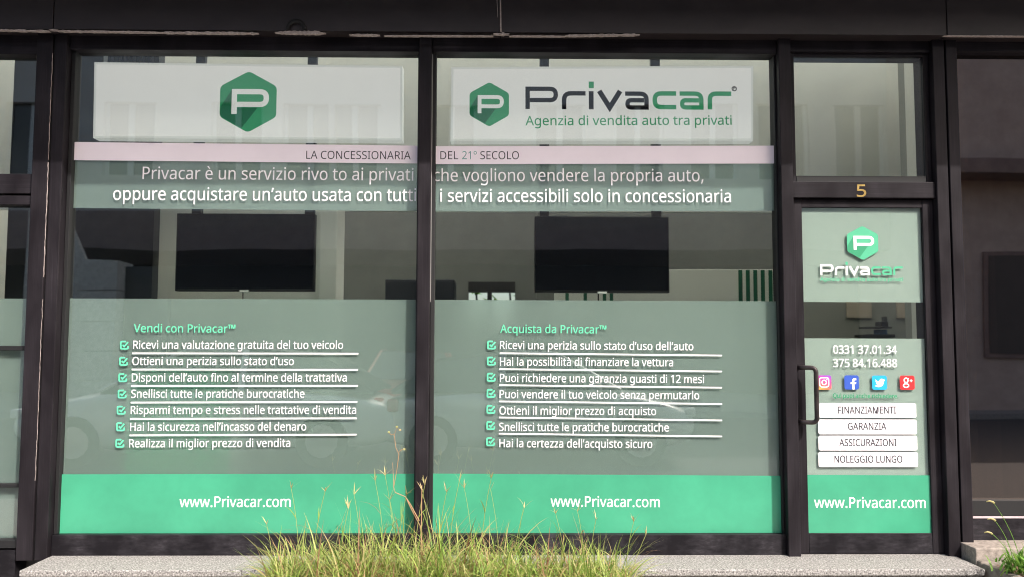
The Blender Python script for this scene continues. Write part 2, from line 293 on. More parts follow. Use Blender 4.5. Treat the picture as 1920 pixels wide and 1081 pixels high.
'a':(450,[[231,437,279,433,318,422,347,403,368,375,381,338,385,293,385,0,334,0,320,61,317,61,298,40,279,22,258,9,234,-1,216,-5,195,-7,172,-8,148,-7,124,-2,103,6,84,16,68,30,55,48,45,68,39,92,37,119,43,159,59,192,87,219,127,238,179,251,243,257,316,259,316,285,313,317,306,342,293,359,275,371,253,378,227,380,205,379,183,376,163,370,106,347,84,400,104,410,126,419,151,426,177,432,204,436],[252,208,204,203,167,195,141,182,124,165,113,144,110,119,115,87,132,66,157,53,188,49,223,52,253,62,279,79,299,103,311,134,315,172,315,210]]),
'b':(493,[[139,461,138,410,135,373,139,373,153,390,169,405,189,419,213,429,240,435,272,437,322,431,365,412,401,381,428,338,444,283,449,215,447,168,439,127,427,91,410,61,390,36,365,17,337,3,306,-5,272,-8,240,-6,213,0,189,10,169,24,153,38,139,55,133,55,119,0,68,0,68,609,139,609],[260,379,231,377,207,371,188,361,172,348,159,330,150,308,144,282,140,252,139,217,139,214,142,165,150,125,165,93,187,69,219,55,261,51,297,55,325,69,348,93,363,126,373,166,376,216,373,265,363,306,348,338,325,360,296,374]]),
'c':(385,[[241,-8,204,-5,170,2,139,15,112,34,88,58,69,87,55,123,47,165,44,213,47,262,56,305,71,342,90,372,114,396,142,415,174,428,208,435,245,438,267,437,288,435,309,431,336,424,358,415,337,356,292,370,244,376,217,374,193,368,172,358,155,343,141,325,131,303,123,277,119,247,117,213,119,181,123,152,131,126,141,104,155,86,172,71,191,61,214,55,240,53,262,54,283,56,302,60,351,78,351,15,328,5,304,-2,285,-5,264,-7]]),
'd':(493,[[221,-8,171,-2,128,17,92,48,65,91,49,146,44,214,49,282,66,338,93,381,128,413,171,432,221,438,253,436,280,429,303,420,323,407,340,391,354,374,359,374,356,405,354,438,354,609,425,609,425,0,368,0,358,58,354,58,340,40,323,24,303,11,279,1,252,-6],[232,51,273,55,305,67,328,88,343,117,352,154,355,200,355,213,352,263,343,304,329,336,306,360,274,375,231,379,196,374,168,359,146,334,130,300,120,260,117,213,120,165,130,125,146,93,168,69,197,55]]),
'e':(452,[[234,438,269,435,301,427,329,414,354,396,374,373,390,346,402,315,409,281,411,244,411,201,117,201,122,157,134,119,154,90,181,69,215,56,254,52,280,53,305,56,327,60,392,82,392,20,370,11,349,4,327,-1,304,-5,279,-7,251,-8,212,-5,176,3,143,17,114,36,90,61,70,91,56,126,47,167,44,212,47,257,55,297,68,333,86,364,108,390,134,411,164,426,198,435],[233,380,202,377,175,366,154,348,137,323,125,293,119,257,338,257,336,281,333,302,326,322,312,346,292,364,276,373,256,378]]),
'f':(276,[[266,375,158,375,158,0,87,0,87,375,12,375,12,408,87,432,87,457,89,492,95,522,104,547,116,568,132,585,152,597,174,606,199,612,227,613,274,609,310,599,292,544,262,552,228,556,197,550,175,532,166,513,160,489,158,458,158,430,266,430]]),
'g':(493,[[221,438,248,436,273,431,297,422,319,409,338,393,355,373,359,373,369,430,425,430,425,-7,423,-46,416,-80,404,-109,388,-135,367,-155,341,-172,310,-183,274,-190,233,-192,202,-192,174,-189,147,-186,122,-180,99,-174,78,-165,78,-100,99,-110,123,-118,149,-125,177,-130,206,-133,237,-134,271,-130,300,-119,324,-101,341,-77,352,-48,355,-13,355,4,356,32,358,57,354,57,338,37,320,21,299,8,275,-1,250,-6,221,-8,170,-2,126,18,91,51,65,95,49,149,44,214,49,278,65,332,91,377,126,411,169,431],[230,379,207,376,187,370,169,359,153,344,140,326,130,303,123,277,119,247,117,213,120,165,130,124,146,92,169,68,197,54,232,50,262,52,288,58,309,69,326,85,340,105,349,131,353,151,355,173,356,197,356,214,355,251,350,282,343,309,332,331,319,348,302,362,281,371,257,377]]),
'h':(496,[[139,431,138,399,135,370,140,370,155,391,174,407,196,420,221,429,247,435,273,437,306,435,335,430,360,421,382,408,399,391,413,370,423,344,429,314,431,280,431,0,361,0,361,275,358,307,351,333,338,353,319,367,295,376,265,379,235,377,210,370,189,360,173,347,160,329,150,308,144,283,140,254,139,222,139,0,68,0,68,609,139,609]]),
'i':(207,[[139,430,139,0,68,0,68,430],[104,591,119,588,133,580,142,566,145,546,142,526,133,512,119,504,104,501,88,504,75,512,66,526,63,546,66,566,75,580,88,588]]),
'l':(207,[[139,0,68,0,68,609,139,609]]),
'm':(750,[[540,438,584,434,621,421,649,401,669,371,681,330,685,280,685,0,615,0,615,277,613,308,606,333,594,353,577,367,555,376,528,379,490,374,460,362,438,342,423,315,414,280,411,237,411,0,342,0,342,277,339,308,332,333,320,353,303,367,281,376,253,379,227,377,204,370,185,360,170,347,158,329,150,308,144,283,140,255,139,223,139,0,68,0,68,430,125,430,136,371,140,371,155,392,173,409,194,422,217,431,241,436,266,438,298,436,325,430,349,420,369,406,386,388,398,366,402,366,418,388,438,406,461,420,486,430,512,436]]),
'n':(496,[[275,438,322,434,361,421,391,401,413,371,426,330,431,280,431,0,361,0,361,275,358,307,351,333,338,353,319,367,295,376,265,379,222,374,189,361,166,338,151,308,142,269,139,223,139,0,68,0,68,430,125,430,136,371,140,371,156,392,175,409,198,422,222,431,248,436]]),
'o':(485,[[442,216,440,181,436,150,428,121,417,95,404,71,388,51,369,33,348,18,324,7,299,-1,271,-6,241,-8,214,-6,188,-1,163,7,140,18,119,33,100,51,84,71,70,95,59,121,51,150,46,181,44,216,47,261,55,301,68,336,87,367,110,392,137,412,169,426,204,435,244,438,281,435,316,426,347,412,374,392,398,367,417,336,431,301,439,261],[117,216,119,184,123,154,130,128,141,105,155,86,172,71,192,59,216,53,243,51,270,53,294,59,314,71,331,86,345,105,356,128,363,154,367,184,369,216,367,248,363,277,355,303,345,325,331,344,314,359,294,370,270,376,242,379,202,374,171,359,147,335,130,303,120,263]]),
'p':(493,[[273,438,322,432,365,413,401,383,428,339,444,284,449,216,447,170,439,129,427,93,410,62,390,37,365,17,337,3,306,-5,272,-8,241,-6,213,1,190,11,170,24,139,55,134,55,137,20,139,-16,139,-192,68,-192,68,430,126,430,136,371,139,371,153,389,170,405,189,419,213,429,231,434,251,437],[260,379,233,377,210,371,190,362,174,349,161,333,152,313,145,289,141,261,139,229,139,216,140,182,144,152,150,126,159,103,172,85,188,70,208,59,233,53,261,51,286,53,308,60,326,72,341,88,354,108,364,131,371,157,375,186,376,217,373,262,363,302,348,334,325,359,296,374]]),
'q':(493,[[354,-9,355,25,358,58,354,58,340,40,323,25,303,11,279,1,251,-6,219,-8,170,-2,128,17,93,48,66,91,49,146,44,214,47,261,54,302,67,338,83,368,104,393,129,413,157,427,188,435,221,438,253,436,280,429,304,419,324,405,341,389,355,371,358,371,369,430,425,430,425,-192,354,-192],[233,51,260,52,284,58,304,67,320,79,333,96,342,116,349,140,353,168,355,199,355,213,352,263,343,305,328,337,305,361,273,375,231,379,196,374,167,359,145,334,130,300,120,260,117,213,120,165,130,126,146,93,168,70,197,55]]),
'r':(331,[[269,438,295,437,319,433,310,368,287,372,264,374,240,371,217,363,195,351,176,334,161,313,149,289,143,270,140,251,139,229,139,0,68,0,68,430,126,430,134,351,137,351,152,374,170,395,191,413,214,426,240,435]]),
's':(384,[[348,119,346,92,339,69,327,49,311,32,292,18,268,6,241,-2,210,-6,176,-8,148,-7,122,-5,99,-1,78,5,59,11,42,19,42,83,104,60,128,54,153,50,178,49,211,51,236,57,256,66,274,86,280,112,278,128,271,141,259,154,239,167,174,196,103,228,76,245,57,266,45,292,41,324,46,358,61,386,85,408,118,425,157,435,202,438,228,437,252,434,275,430,298,424,319,417,339,409,315,353,258,372,238,377,218,379,197,380,171,379,149,374,131,366,114,350,108,328,111,312,119,298,133,286,154,274,219,246,289,215,314,197,333,176,344,150]]),
't':(290,[[212,50,245,53,272,59,272,5,240,-4,200,-8,178,-7,157,-3,138,4,120,13,104,27,91,44,82,66,76,93,74,125,74,375,13,375,13,409,75,437,103,528,144,528,144,430,269,430,269,375,144,375,144,127,146,103,153,83,163,69,185,54]]),
'u':(496,[[427,430,427,0,370,0,359,57,356,57,340,36,321,20,298,8,273,-1,247,-6,220,-8,187,-6,159,-1,134,8,112,21,95,38,81,59,71,85,65,114,63,148,63,430,135,430,135,153,137,122,145,96,158,76,176,62,200,53,230,51,260,53,285,59,306,69,323,82,336,100,345,121,352,146,356,175,357,206,357,430]]),
'v':(408,[[163,0,0,430,75,430,167,176,180,137,193,96,201,63,204,63,214,96,227,138,241,176,332,430,407,430,244,0]]),
'w':(630,[[346,243,336,276,328,308,321,335,316,357,313,357,308,335,302,307,294,275,284,242,207,1,127,1,9,431,82,431,141,201,153,154,163,109,169,73,172,73,178,97,185,128,193,160,201,188,277,431,354,431,428,188,440,149,451,109,457,74,460,74,466,108,477,153,489,201,549,431,621,431,502,1,419,1]]),
'z':(377,[[346,0,31,0,31,47,262,375,45,375,45,430,340,430,340,377,112,55,346,55]]),
'®':(667,[[224,111,224,461,326,461,366,458,398,450,423,435,440,415,450,389,453,358,451,334,445,314,434,298,413,279,391,266,484,111,415,111,334,249,285,249,285,111],[325,299,353,303,374,315,387,333,391,356,387,380,375,397,354,407,324,410,285,410,285,299],[334,-8,292,-6,253,2,216,14,181,30,150,51,122,75,98,103,77,134,61,168,49,205,42,245,39,286,42,328,49,367,61,404,77,438,98,470,122,498,150,522,181,543,216,559,253,571,292,578,334,581,373,578,411,571,448,559,482,543,513,522,542,498,567,470,588,438,605,404,618,367,625,328,628,286,626,245,618,205,606,168,590,134,569,103,545,75,517,51,486,30,451,14,415,2,375,-6],[334,34,367,37,399,43,430,53,459,67,485,84,509,105,531,129,548,156,563,185,574,217,580,250,582,286,580,320,574,353,564,384,550,413,533,440,512,464,489,486,462,504,433,518,402,529,369,536,334,538,298,536,265,530,233,520,204,506,178,488,154,467,134,443,117,417,103,387,92,356,86,322,84,286,86,252,92,220,103,188,117,159,134,132,154,108,178,87,204,69,233,54,265,43,298,37]]),
'°':(343,[[172,334,147,336,125,341,105,350,87,362,72,376,60,393,51,413,46,434,44,457,46,481,51,502,60,522,72,539,86,553,104,565,124,574,147,579,172,581,196,579,218,574,238,565,256,553,271,539,283,522,292,502,297,481,299,457,297,434,292,413,283,393,271,376,256,362,238,350,218,341,196,336],[172,382,196,384,215,391,229,403,242,427,247,457,242,489,228,513,205,529,172,534,149,532,129,525,115,513,101,489,96,457,101,427,115,403,129,391,149,384]]),
'à':(450,[[231,437,279,433,318,422,347,403,368,375,381,338,385,293,385,0,334,0,320,61,317,61,298,40,279,22,258,9,234,-1,216,-5,195,-7,172,-8,148,-7,124,-2,103,6,84,16,68,30,55,48,45,68,39,92,37,119,43,159,59,192,87,219,127,238,179,251,243,257,316,259,316,285,313,317,306,342,293,359,275,371,253,378,227,380,205,379,183,376,163,370,106,347,84,400,104,410,126,419,151,426,177,432,204,436],[252,208,204,203,167,195,141,182,124,165,113,144,110,119,115,87,132,66,157,53,188,49,223,52,253,62,279,79,299,103,311,134,315,172,315,210],[205,614,227,575,255,532,282,496,282,486,235,486,204,513,171,546,142,579,121,606,121,614]]),
'è':(452,[[234,438,269,435,301,427,329,414,354,396,374,373,390,346,402,315,409,281,411,244,411,201,117,201,122,157,134,119,154,90,181,69,215,56,254,52,280,53,305,56,327,60,392,82,392,20,370,11,349,4,327,-1,304,-5,279,-7,251,-8,212,-5,176,3,143,17,114,36,90,61,70,91,56,126,47,167,44,212,47,257,55,297,68,333,86,364,108,390,134,411,164,426,198,435],[233,380,202,377,175,366,154,348,137,323,125,293,119,257,338,257,336,281,333,302,326,322,312,346,292,364,276,373,256,378],[209,614,231,575,259,532,285,496,285,486,238,486,208,513,174,546,145,579,124,606,124,614]]),
'’':(141,[[131,564,112,503,88,437,62,376,10,376,21,424,32,476,42,527,50,573,125,573]]),
'™':(620,[[261,290,261,573,336,573,411,355,489,573,562,573,562,290,511,290,511,454,512,479,513,508,510,508,429,290,387,290,310,508,306,508,308,479,309,458,309,290],[95,290,95,529,14,529,14,573,227,573,227,529,145,529,145,290]])}
_gc = {}
def glyph(ch, sx, sz, bold):
    """filled outline of one character as (verts, faces)"""
    key = (ch, round(sx, 7), round(sz, 7), bold)
    if key not in _gc:
        cu = bpy.data.curves.new('tmp', 'CURVE'); cu.dimensions = '2D'; cu.fill_mode = 'BOTH'; cu.extrude = .00025
        for s in GL[ch][1]:
            pts = [Vector((s[i]*sx, s[i+1]*sz)) for i in range(0, len(s), 2)]; n = len(pts); out = []
            for i, p in enumerate(pts):
                d0 = (p-pts[i-1]).normalized(); d1 = (pts[(i+1) % n]-p).normalized()
                n0, n1 = Vector((-d0.y, d0.x)), Vector((-d1.y, d1.x)); m_ = n0+n1
                if m_.length < .2: m_ = n0
                m_.normalize(); out.append(p+m_*bold/max(.6, m_.dot(n0)))
            sp = cu.splines.new('POLY'); sp.points.add(n-1); sp.use_cyclic_u = True
            for q, p in zip(sp.points, out): q.co = (p.x, p.y, 0, 1)
        tmp = bpy.data.objects.new('tmp', cu); me = bpy.data.meshes.new_from_object(tmp)
        _gc[key] = ([v.co.copy() for v in me.vertices], [tuple(p.vertices) for p in me.polygons])
        bpy.data.objects.remove(tmp); bpy.data.curves.remove(cu); bpy.data.meshes.remove(me)
    return _gc[key]
def text(body, L, Rr, yl, yr, cap, Y, mat, parent, bold=0.0, name='lettering', label=None):
    a, b = P(L, yl, Y), P(Rr, yr, Y); wd = (b-a).length; du = (b-a).normalized(); dv = Vector((-du.z, 0, du.x))
    sc = (Y-CY)/FPX; x = 0; first = None; last = 0; pos = []
    for ch in body:
        adv, sp = GL[ch]
        for s in sp:
            first = x+min(s[0::2]) if first is None else min(first, x+min(s[0::2])); last = max(last, x+max(s[0::2]))
        pos.append((ch, x)); x += adv
    sx = wd/(last-first); sz = cap*sc/573; mb = MB()
    for k, (ch, x) in enumerate(pos):
        if not GL[ch][1]: continue
        vs, fs = glyph(ch, sx, sz, bold); n = len(mb.v)
        for q in vs: mb.v.append(tuple(a+du*(q.x+(x-first)*sx)+dv*q.y+Vector((0, -q.z-.0001*(k % 2), 0))))
        mb.f += [tuple(n+i for i in f) for f in fs]
    o = mb.build(name, mat, parent)
    if label: o['label'] = label
    return o

# stroked paths: rounded centre line -> ribbon with no overlap
def rounded(pts, rads, k=5):
    out = []
    n = len(pts)
    for i, p in enumerate(pts):
        r = rads[i] if isinstance(rads, (list, tuple)) else rads
        if i in (0, n-1) or r <= 0: out.append(Vector(p)); continue
        p = Vector(p); a = (Vector(pts[i-1])-p); b = (Vector(pts[i+1])-p)
        la, lb = a.length, b.length; a.normalize(); b.normalize(); r2 = min(r, la*.499, lb*.499)
        for j in range(k+1):
            t = j/k; q0, q2 = p+a*r2, p+b*r2
            # circular-ish corner
            out.append(q0*(1-t)**2*1+p*2*t*(1-t)+q2*t*t)
    return out
def ribbon(mb, pts, wdt, y0, y1):
    pts = [Vector(p) for p in pts]; n = len(pts); Ls = []; Rs = []
    for i, p in enumerate(pts):
        d0 = (p-pts[i-1]).normalized() if i > 0 else None
        d1 = (pts[i+1]-p).normalized() if i < n-1 else None
        if d0 is None: d0 = d1
        if d1 is None: d1 = d0
        t = (d0+d1).normalized(); nn = Vector((-t.y, t.x)); c = max(.35, nn.dot(Vector((-d0.y, d0.x))))
        Ls.append(p+nn*wdt/2/c); Rs.append(p-nn*wdt/2/c)
    k = len(mb.v)
    for i in range(n):
        mb.v += [(Ls[i].x, y0, Ls[i].y), (Rs[i].x, y0, Rs[i].y), (Rs[i].x, y1, Rs[i].y), (Ls[i].x, y1, Ls[i].y)]
    for i in range(n-1):
        a = k+4*i; b = a+4
        for q in range(4): mb.f.append((a+q, b+q, b+(q+1) % 4, a+(q+1) % 4))
    mb.f.append((k, k+1, k+2, k+3)); e = k+4*(n-1); mb.f.append((e+3, e+2, e+1, e))
class Fr:
    """maps a measured rectangle of the photograph to the plane Y, with local units"""
    def __init__(s, px0, py0, px1, py1, Y, u0, v0, u1, v1):
        a, b = P(px0, py0, Y), P(px1, py1, Y)
        s.ax, s.az, s.bx, s.bz = a.x, a.z, b.x, b.z; s.u0, s.v0, s.u1, s.v1 = u0, v0, u1, v1
        s.k = (abs((b.x-a.x)/(u1-u0))*abs((b.z-a.z)/(v1-v0)))**.5
    def __call__(s, p):
        return (s.ax+(s.bx-s.ax)*(p[0]-s.u0)/(s.u1-s.u0), s.az+(s.bz-s.az)*(p[1]-s.v0)/(s.v1-s.v0))
def wordmark(fr, Y, m1, m2, parent, reg=None):
    """the shop's wordmark; local units measured on an enlargement: x 105..1718, y 137..363 downwards"""
    T = .0006
    a, b = MB(), MB()
    def st(mb, pts, rads, wd):
        ribbon(mb, [fr(p) for p in rounded(pts, rads)], wd*fr.k, Y, Y-T)
    st(a, [(122, 363), (122, 198), (342, 198), (342, 290), (140, 290)], [0, 0, 62, 62, 0], 35)
    st(a, [(407, 363), (407, 233), (575, 233)], [0, 55, 0], 36)
    st(a, [(619, 363), (619, 215)], 0, 38)
    st(a, [(682, 212), (764, 348), (846, 212)], 0, 40)
    st(a, [(885, 233), (1052, 233), (1052, 346), (903, 346), (903, 287), (1033, 287)], [0, 50, 0, 30, 30, 0], 35)
    st(b, [(620, 190), (620, 137)], 0, 40)
    st(b, [(1285, 230), (1117, 230), (1117, 341), (1285, 341)], [0, 50, 50, 0], 36)
    st(b, [(1312, 230), (1482, 230), (1482, 343), (1331, 343), (1331, 285), (1463, 285)], [0, 50, 0, 30, 30, 0], 35)
    st(b, [(1549, 358), (1549, 229), (1718, 229)], [0, 50, 0], 36)
    a.build('wordmark', m1, parent); b.build('wordmark', m2, parent)
    if reg:
        c = MB(); ribbon(c, [fr((1742+17*math.cos(t*math.pi/8), 188+17*math.sin(t*math.pi/8))) for t in range(17)], 8*fr.k, Y, Y-T)
        st(c, [(1736, 197), (1736, 180), (1747, 180), (1747, 188)], 0, 5)
        c.build('registered_mark', reg, parent)
def hexagon(fr, Y, mg, msh, mw, parent):
    """rounded hexagon emblem with the letter; local units from an enlargement, 105..908 by 100..1000"""
    hexp = [(508, 92), (905, 318), (905, 770), (508, 1002), (108, 770), (108, 318)]
    out = []
    for i in range(6):
        p = Vector(hexp[i]); a = (Vector(hexp[i-1])-p).normalized(); b = (Vector(hexp[(i+1) % 6])-p).normalized()
        for j in range(5):
            t = j/4; out.append((p+a*55)*(1-t)**2+p*2*t*(1-t)+(p+b*55)*t*t)
    MB().slab([fr(p) for p in out], Y, Y-.0008).build('emblem', mg, parent)
    sh = [(275, 362), (118, 625), (112, 745), (155, 785), (420, 938), (640, 632), (347, 632), (347, 728), (275, 728)]
    MB().slab([fr(p) for p in sh], Y-.0009, Y-.0013).build('emblem_shadow', msh, parent)
    c = MB(); ribbon(c, [fr(p) for p in rounded([(311, 730), (311, 397), (762, 397), (762, 587), (349, 587)], [0, 0, 115, 115, 0])], 76*fr.k, Y-.0014, Y-.002)
    c.build('emblem_letter', mw, parent)
def tick(px, py, Y, mat, parent, s=8.2):
    c = MB(); f = lambda u, v: (lambda q: (q.x, q.z))(P(px+u*s, py+v*s, Y))
    k = s*(Y-CY)/FPX
    ribbon(c, [f(u, v) for u, v in rounded([(.35, -.85), (-.8, -.85), (-.8, .8), (.85, .8), (.85, .15)], [0, .3, .3, .3, 0])], .36*k, Y, Y-.0004)
    ribbon(c, [f(u, v) for u, v in [(-.38, -.12), (.02, .28), (.85, -.72)]], .36*k, Y, Y-.0004)
    return c.build('tick_box', mat, parent)
def quad(name, pts, Y, mat, parent, t=.0004):
    q = [P(x, y, Y) for x, y in pts]
    return MB().slab([(p.x, p.z) for p in q], Y, Y-t).build(name, mat, parent)
def rrect(fr_pts, Y, rad, n=4):
    (x0, y0, x1, y1) = fr_pts
    a, b = P(x0, y1, Y), P(x1, y0, Y); out = []
    for cx, cz, a0 in ((b.x-rad, b.z-rad, 0), (a.x+rad, b.z-rad, 90), (a.x+rad, a.z+rad, 180), (b.x-rad, a.z+rad, 270)):
        for j in range(n+1):
            t = R(a0+90*j/n); out.append((cx+rad*math.cos(t), cz+rad*math.sin(t)))
    return out

# ------------------------------------------------------------------ ground and street
def struct(name, mb, mat): return tag(mb.build(name, mat), kind='structure')
ZR = -.12
struct('pavement', MB().box(-30, 30, -2.6, 6.5, -.2, 0), M['paving'])
struct('kerb', MB().box(-30, 30, -2.74, -2.602, -.3, .002, .01), M['granite'])
struct('road', MB().box(-150, 150, -150, -2.742, -.4, ZR), M['asphalt'])
struct('floor', MB().box(-5.2, 5.0, .17, 6.2, .004, .15), M['floor'])

# ------------------------------------------------------------------ the shop building
YF = -.07                                   # fascia face
zf = Z(61, 960, YF)                         # underside of the fascia
zsh = Z(309, 960, 0)                        # edge of the canopy's shadow on the frame
PC = 1.30
zc = zsh+1.15*PC
bld = thing('shop_building', 'dark fronted single storey shop building with black fascia panels above the glazing', 'building', (0, 3, 0))
jx = [X(100, 40, YF), X(938, 40, YF), X(1775, 40, YF)]
edges = [-9]+jx+[9]
for i in range(4):
    g = .003
    MB().box(edges[i]+g, edges[i+1]-g, YF, .1, zf, zc-.01, .002).build('fascia_panel', M['fascia'], bld)
MB().box(-9, 9, YF+.012, .1, zf+.01, zc-.02).build('fascia_backing', M['gasket'], bld)
MB().box(-9, 9, -PC, .12, zc, zc+.16, .01).build('canopy', M['concrete'], bld)
MB().box(-9, 9, .122, .30, zf+.02, zc+.1).build('front_wall', M['concrete'], bld)
MB().box(-9, -5.2, .17, 6.2, 0, 3.7).build('side_wall', M['wallwhite'], bld)
MB().box(2.86, 3.0, .17, .95, 0, 3.7).build('side_wall', M['wallwhite'], bld)
MB().box(5.0, 5.14, .952, 6.2, 0, 3.7).build('side_wall', M['wallmid'], bld)
MB().box(2.862, 8.0, .952, 1.05, .151, 3.7).build('return_wall', M['wallmid'], bld)
ZCE = 3.72
MB().box(-5.25, 5.05, .28, 6.1, ZCE, ZCE+.01).build('fill_light_roof', M['opal'], bld)  # unseen translucent roof, added to fill the interior with daylight
# rear wall with a high window
wx0, wx1 = X(878, 540, 6.0), X(966, 540, 6.0); wz0, wz1 = 1.3, Z(546, 920, 6.0)
mb = MB(); mb.box(-5.2, wx0, 6.0, 6.2, .15, ZCE+.3); mb.box(wx1, 5.0, 6.0, 6.2, .15, ZCE+.3)
mb.box(wx0, wx1, 6.0, 6.2, .15, wz0); mb.box(wx0, wx1, 6.0, 6.2, wz1, ZCE+.3)
mb.build('rear_wall', M['wallgrey'], bld)
fr_ = MB(); xm = X(918, 540, 6.0)
fr_.box(xm-.03, xm+.03, 5.99, 6.05, wz0, wz1-.001).box(wx0, wx1, 5.985, 6.04, wz1+.002, wz1+.12)
fr_.build('rear_window_frame', M['blackpanel'], bld)
# ragged mortar bead under the fascia
mb = MB(); rnd = random.Random(3)
def bead(p0, p1, y0, y1, th):
    n = int((p1-p0)/4)+1; top = []; bot = []
    for i in range(n+1):
        q = p0+(p1-p0)*i/n; yc = y0+(y1-y0)*i/n
        e = min(1, i/3, (n-i)/3)*(1 if rnd.random() > .15 else .6)
        h = th*.72*(0.3+.8*rnd.random())*max(.25, e)
        a = P(q, yc-h, YF-.004); b = P(q, yc+h*.7, YF-.004); top.append((a.x, a.z)); bot.append((b.x, b.z))
    MB().slab(top+bot[::-1], YF-.006, YF+.02).build('mortar_bead', M['mortar'], bld)
bead(-20, 92, 56, 58.5, 2.6); bead(106, 300, 58, 61, 2.6); bead(300, 484, 61, 62.5, 3.2); bead(515, 610, 61, 62, 5.5)
bead(655, 712, 65.5, 66, 3); bead(720, 925, 67, 67.5, 1.5); bead(925, 955, 64, 64, 5); bead(955, 1060, 67.5, 68, 1.6); bead(1060, 1200, 67, 65, 3.2)
bead(92, 108, 56, 56, 6); bead(1770, 1925, 67, 68, 1.4)
mb = MB(); jw = [(q.x, q.z) for q in (P(937, -5, YF-.003), P(939.3, -5, YF-.003), P(940.6, 60, YF-.003), P(937.5, 60, YF-.003))]
mb.slab(jw, YF-.006, YF+.001); mb.slab([(q.x, q.z) for q in (P(931.3, 0, YF), P(932.3, 0, YF), P(933.6, 33, YF), P(933, 33, YF))], YF-.004, YF+.001)
mb.build('joint_sealant', M['mortar'], bld)
c0 = P(556, 57, YF); mb = MB()
pts = [(c0.x+.05*math.cos(t*math.pi/10), YF-.012, c0.z+.05*math.sin(t*math.pi/10)) for t in range(11)]
mb.tube(pts, .012, 8); mb.build('cable_ring', M['gasket'], bld, True)

# ------------------------------------------------------------------ shopfront frame
D0, D1 = 0.0, .15
zs = Z(1046, 960, 0)                        # foot of the frame
ff = thing('shopfront_frame', 'black aluminium shopfront frame of posts and rails around the windows and door', 'frame', (0, .05, zs))
def post(p0, p1, y, z0=None, z1=None, d0=D0, d1=D1, m='frame'):
    return MB().box(X(p0, y, d0), X(p1, y, d0), d0, d1, zs-.01 if z0 is None else z0, zf+.004 if z1 is None else z1, .004).build('post', M[m], ff)
xa0, xa1 = X(65, 300, 0), X(90.2, 300, 0)
post(60, 90, 300); post(94, 117, 300, d0=.004)
MB().box(X(89, 300, 0), X(95, 300, 0), .02, .1, zs, zf).build('seam', M['gasket'], ff)
xm0, xm1 = X(784.5, 250, 0), X(808, 250, 0)
MB().box(xm0, xm1, 0, D1, zs-.005, zf+.004, .004).build('mullion', M['frame'], ff)
xd0, xd1 = X(1467, 450, 0), X(1490, 450, 0)
MB().box(xd0, xd1, 0, .19, zs-.02, zf+.004, .004).build('post', M['frame'], ff)
xj0, xj1 = X(1762, 500, 0), X(1784, 500, 0); xk0, xk1 = X(1788, 500, 0), X(1809, 500, 0)
MB().box(xj0, xj1, 0, .20, zs-.01, zf+.004, .004).build('post', M['frame'], ff)
MB().box(xk0, xk1, .004, .20, zs+.07, zf+.004, .004).build('post', M['frame'], ff)
MB().box(xj1, xk0, .03, .15, zs, zf).build('seam', M['gasket'], ff)
zh = Z(97, 960, .02)
mx0 = X(117, 300, 0)
for x0, x1 in ((mx0+.001, xm0-.001), (xm1+.001, xd0-.001)):
    MB().box(x0, x1, .03, .149, zh, zf+.002, .003).build('head_rail', M['frame_h'], ff)
MB().box(X(118.6, 300, .05), X(121, 300, .05), .045, .06, zs+.05, zh-.01, .001).build('bead_highlight_strip', M['edge'], ff)
MB().box(X(808.6, 300, .05), X(810, 300, .05), .045, .06, Z(565, 800, .05), zh-.01, .001).build('bead_highlight_strip', M['edge'], ff)  # pale strip standing in for the highlight on the mullion's edge
mb = MB()
def caulk(x, y0, y1, wd, yy=-.0015):
    n = int((y1-y0)/6); l_, r_ = [], []
    for i in range(n+1):
        y = y0+(y1-y0)*i/n; p = P(100, y, 0).z; o_ = rnd.uniform(-.0016, .0016); q = wd*rnd.uniform(.25, 1.1)
        l_.append((x+o_-q/2, p)); r_.append((x+o_+q/2, p))
    mb.slab(l_+r_[::-1], yy, yy+.004)
caulk(X(90.6, 300, 0), 100, 300, .0022); caulk(X(90.8, 300, 0), 305, 520, .0034); caulk(X(90.5, 300, 0), 560, 900, .0016)
mb.build('caulk_line', M['mortar'], ff)
zdr1, zdr0 = Z(341, 1610, .02), Z(371, 1610, .02)
MB().box(xd1+.001, xj0-.001, .02, .188, zdr0, zdr1, .003).build('transom_rail', M['frame_h'], ff)
MB().box(xd1+.001, xj0-.001, .03, .188, Z(98, 1610, .03), zf+.002, .003).build('head_rail', M['frame_h'], ff)
text('5', 1607, 1624, 369, 369, 23, .019, M['brass'], ff, .0012, 'house_number')

# ------------------------------------------------------------------ the two display windows
YG = .09; YL = .0885; YFI = .1035
PANE = [((120, 122), (784, 785)), ((807, 808), (1463, 1466))]
def window(label, x0, x1):
    t = thing('shop_window', label, 'shop window', ((x0+x1)/2, YG, zs), 'display windows of the shopfront')
    zb = Z(1000, 960, .06)
    MB().box(x0, x1, .04, .14, zs-.004, zb, .003).build('bottom_rail', M['bottom'], t)
    MB().box(x0, x0+.022, .06, .14, zb+.001, zh-.001, .002).build('glazing_bead', M['gasket'], t)
    MB().box(x1-.010, x1, .06, .14, zb+.001, zh-.001, .002).build('glazing_bead', M['gasket'], t)
    g = MB().box(x0+.012, x1-.006, YG, YG+.006, zb-.01, zh+.01).build('glass_pane', M['glass'], t)
    return t, g
wl, gl = window('wide shop window left of the mullion, its sign showing only the hexagon emblem', mx0+.001, xm0-.001)
wr, gr = window('wide shop window beside the entrance door, right of the mullion', xm1+.001, xd0-.001)
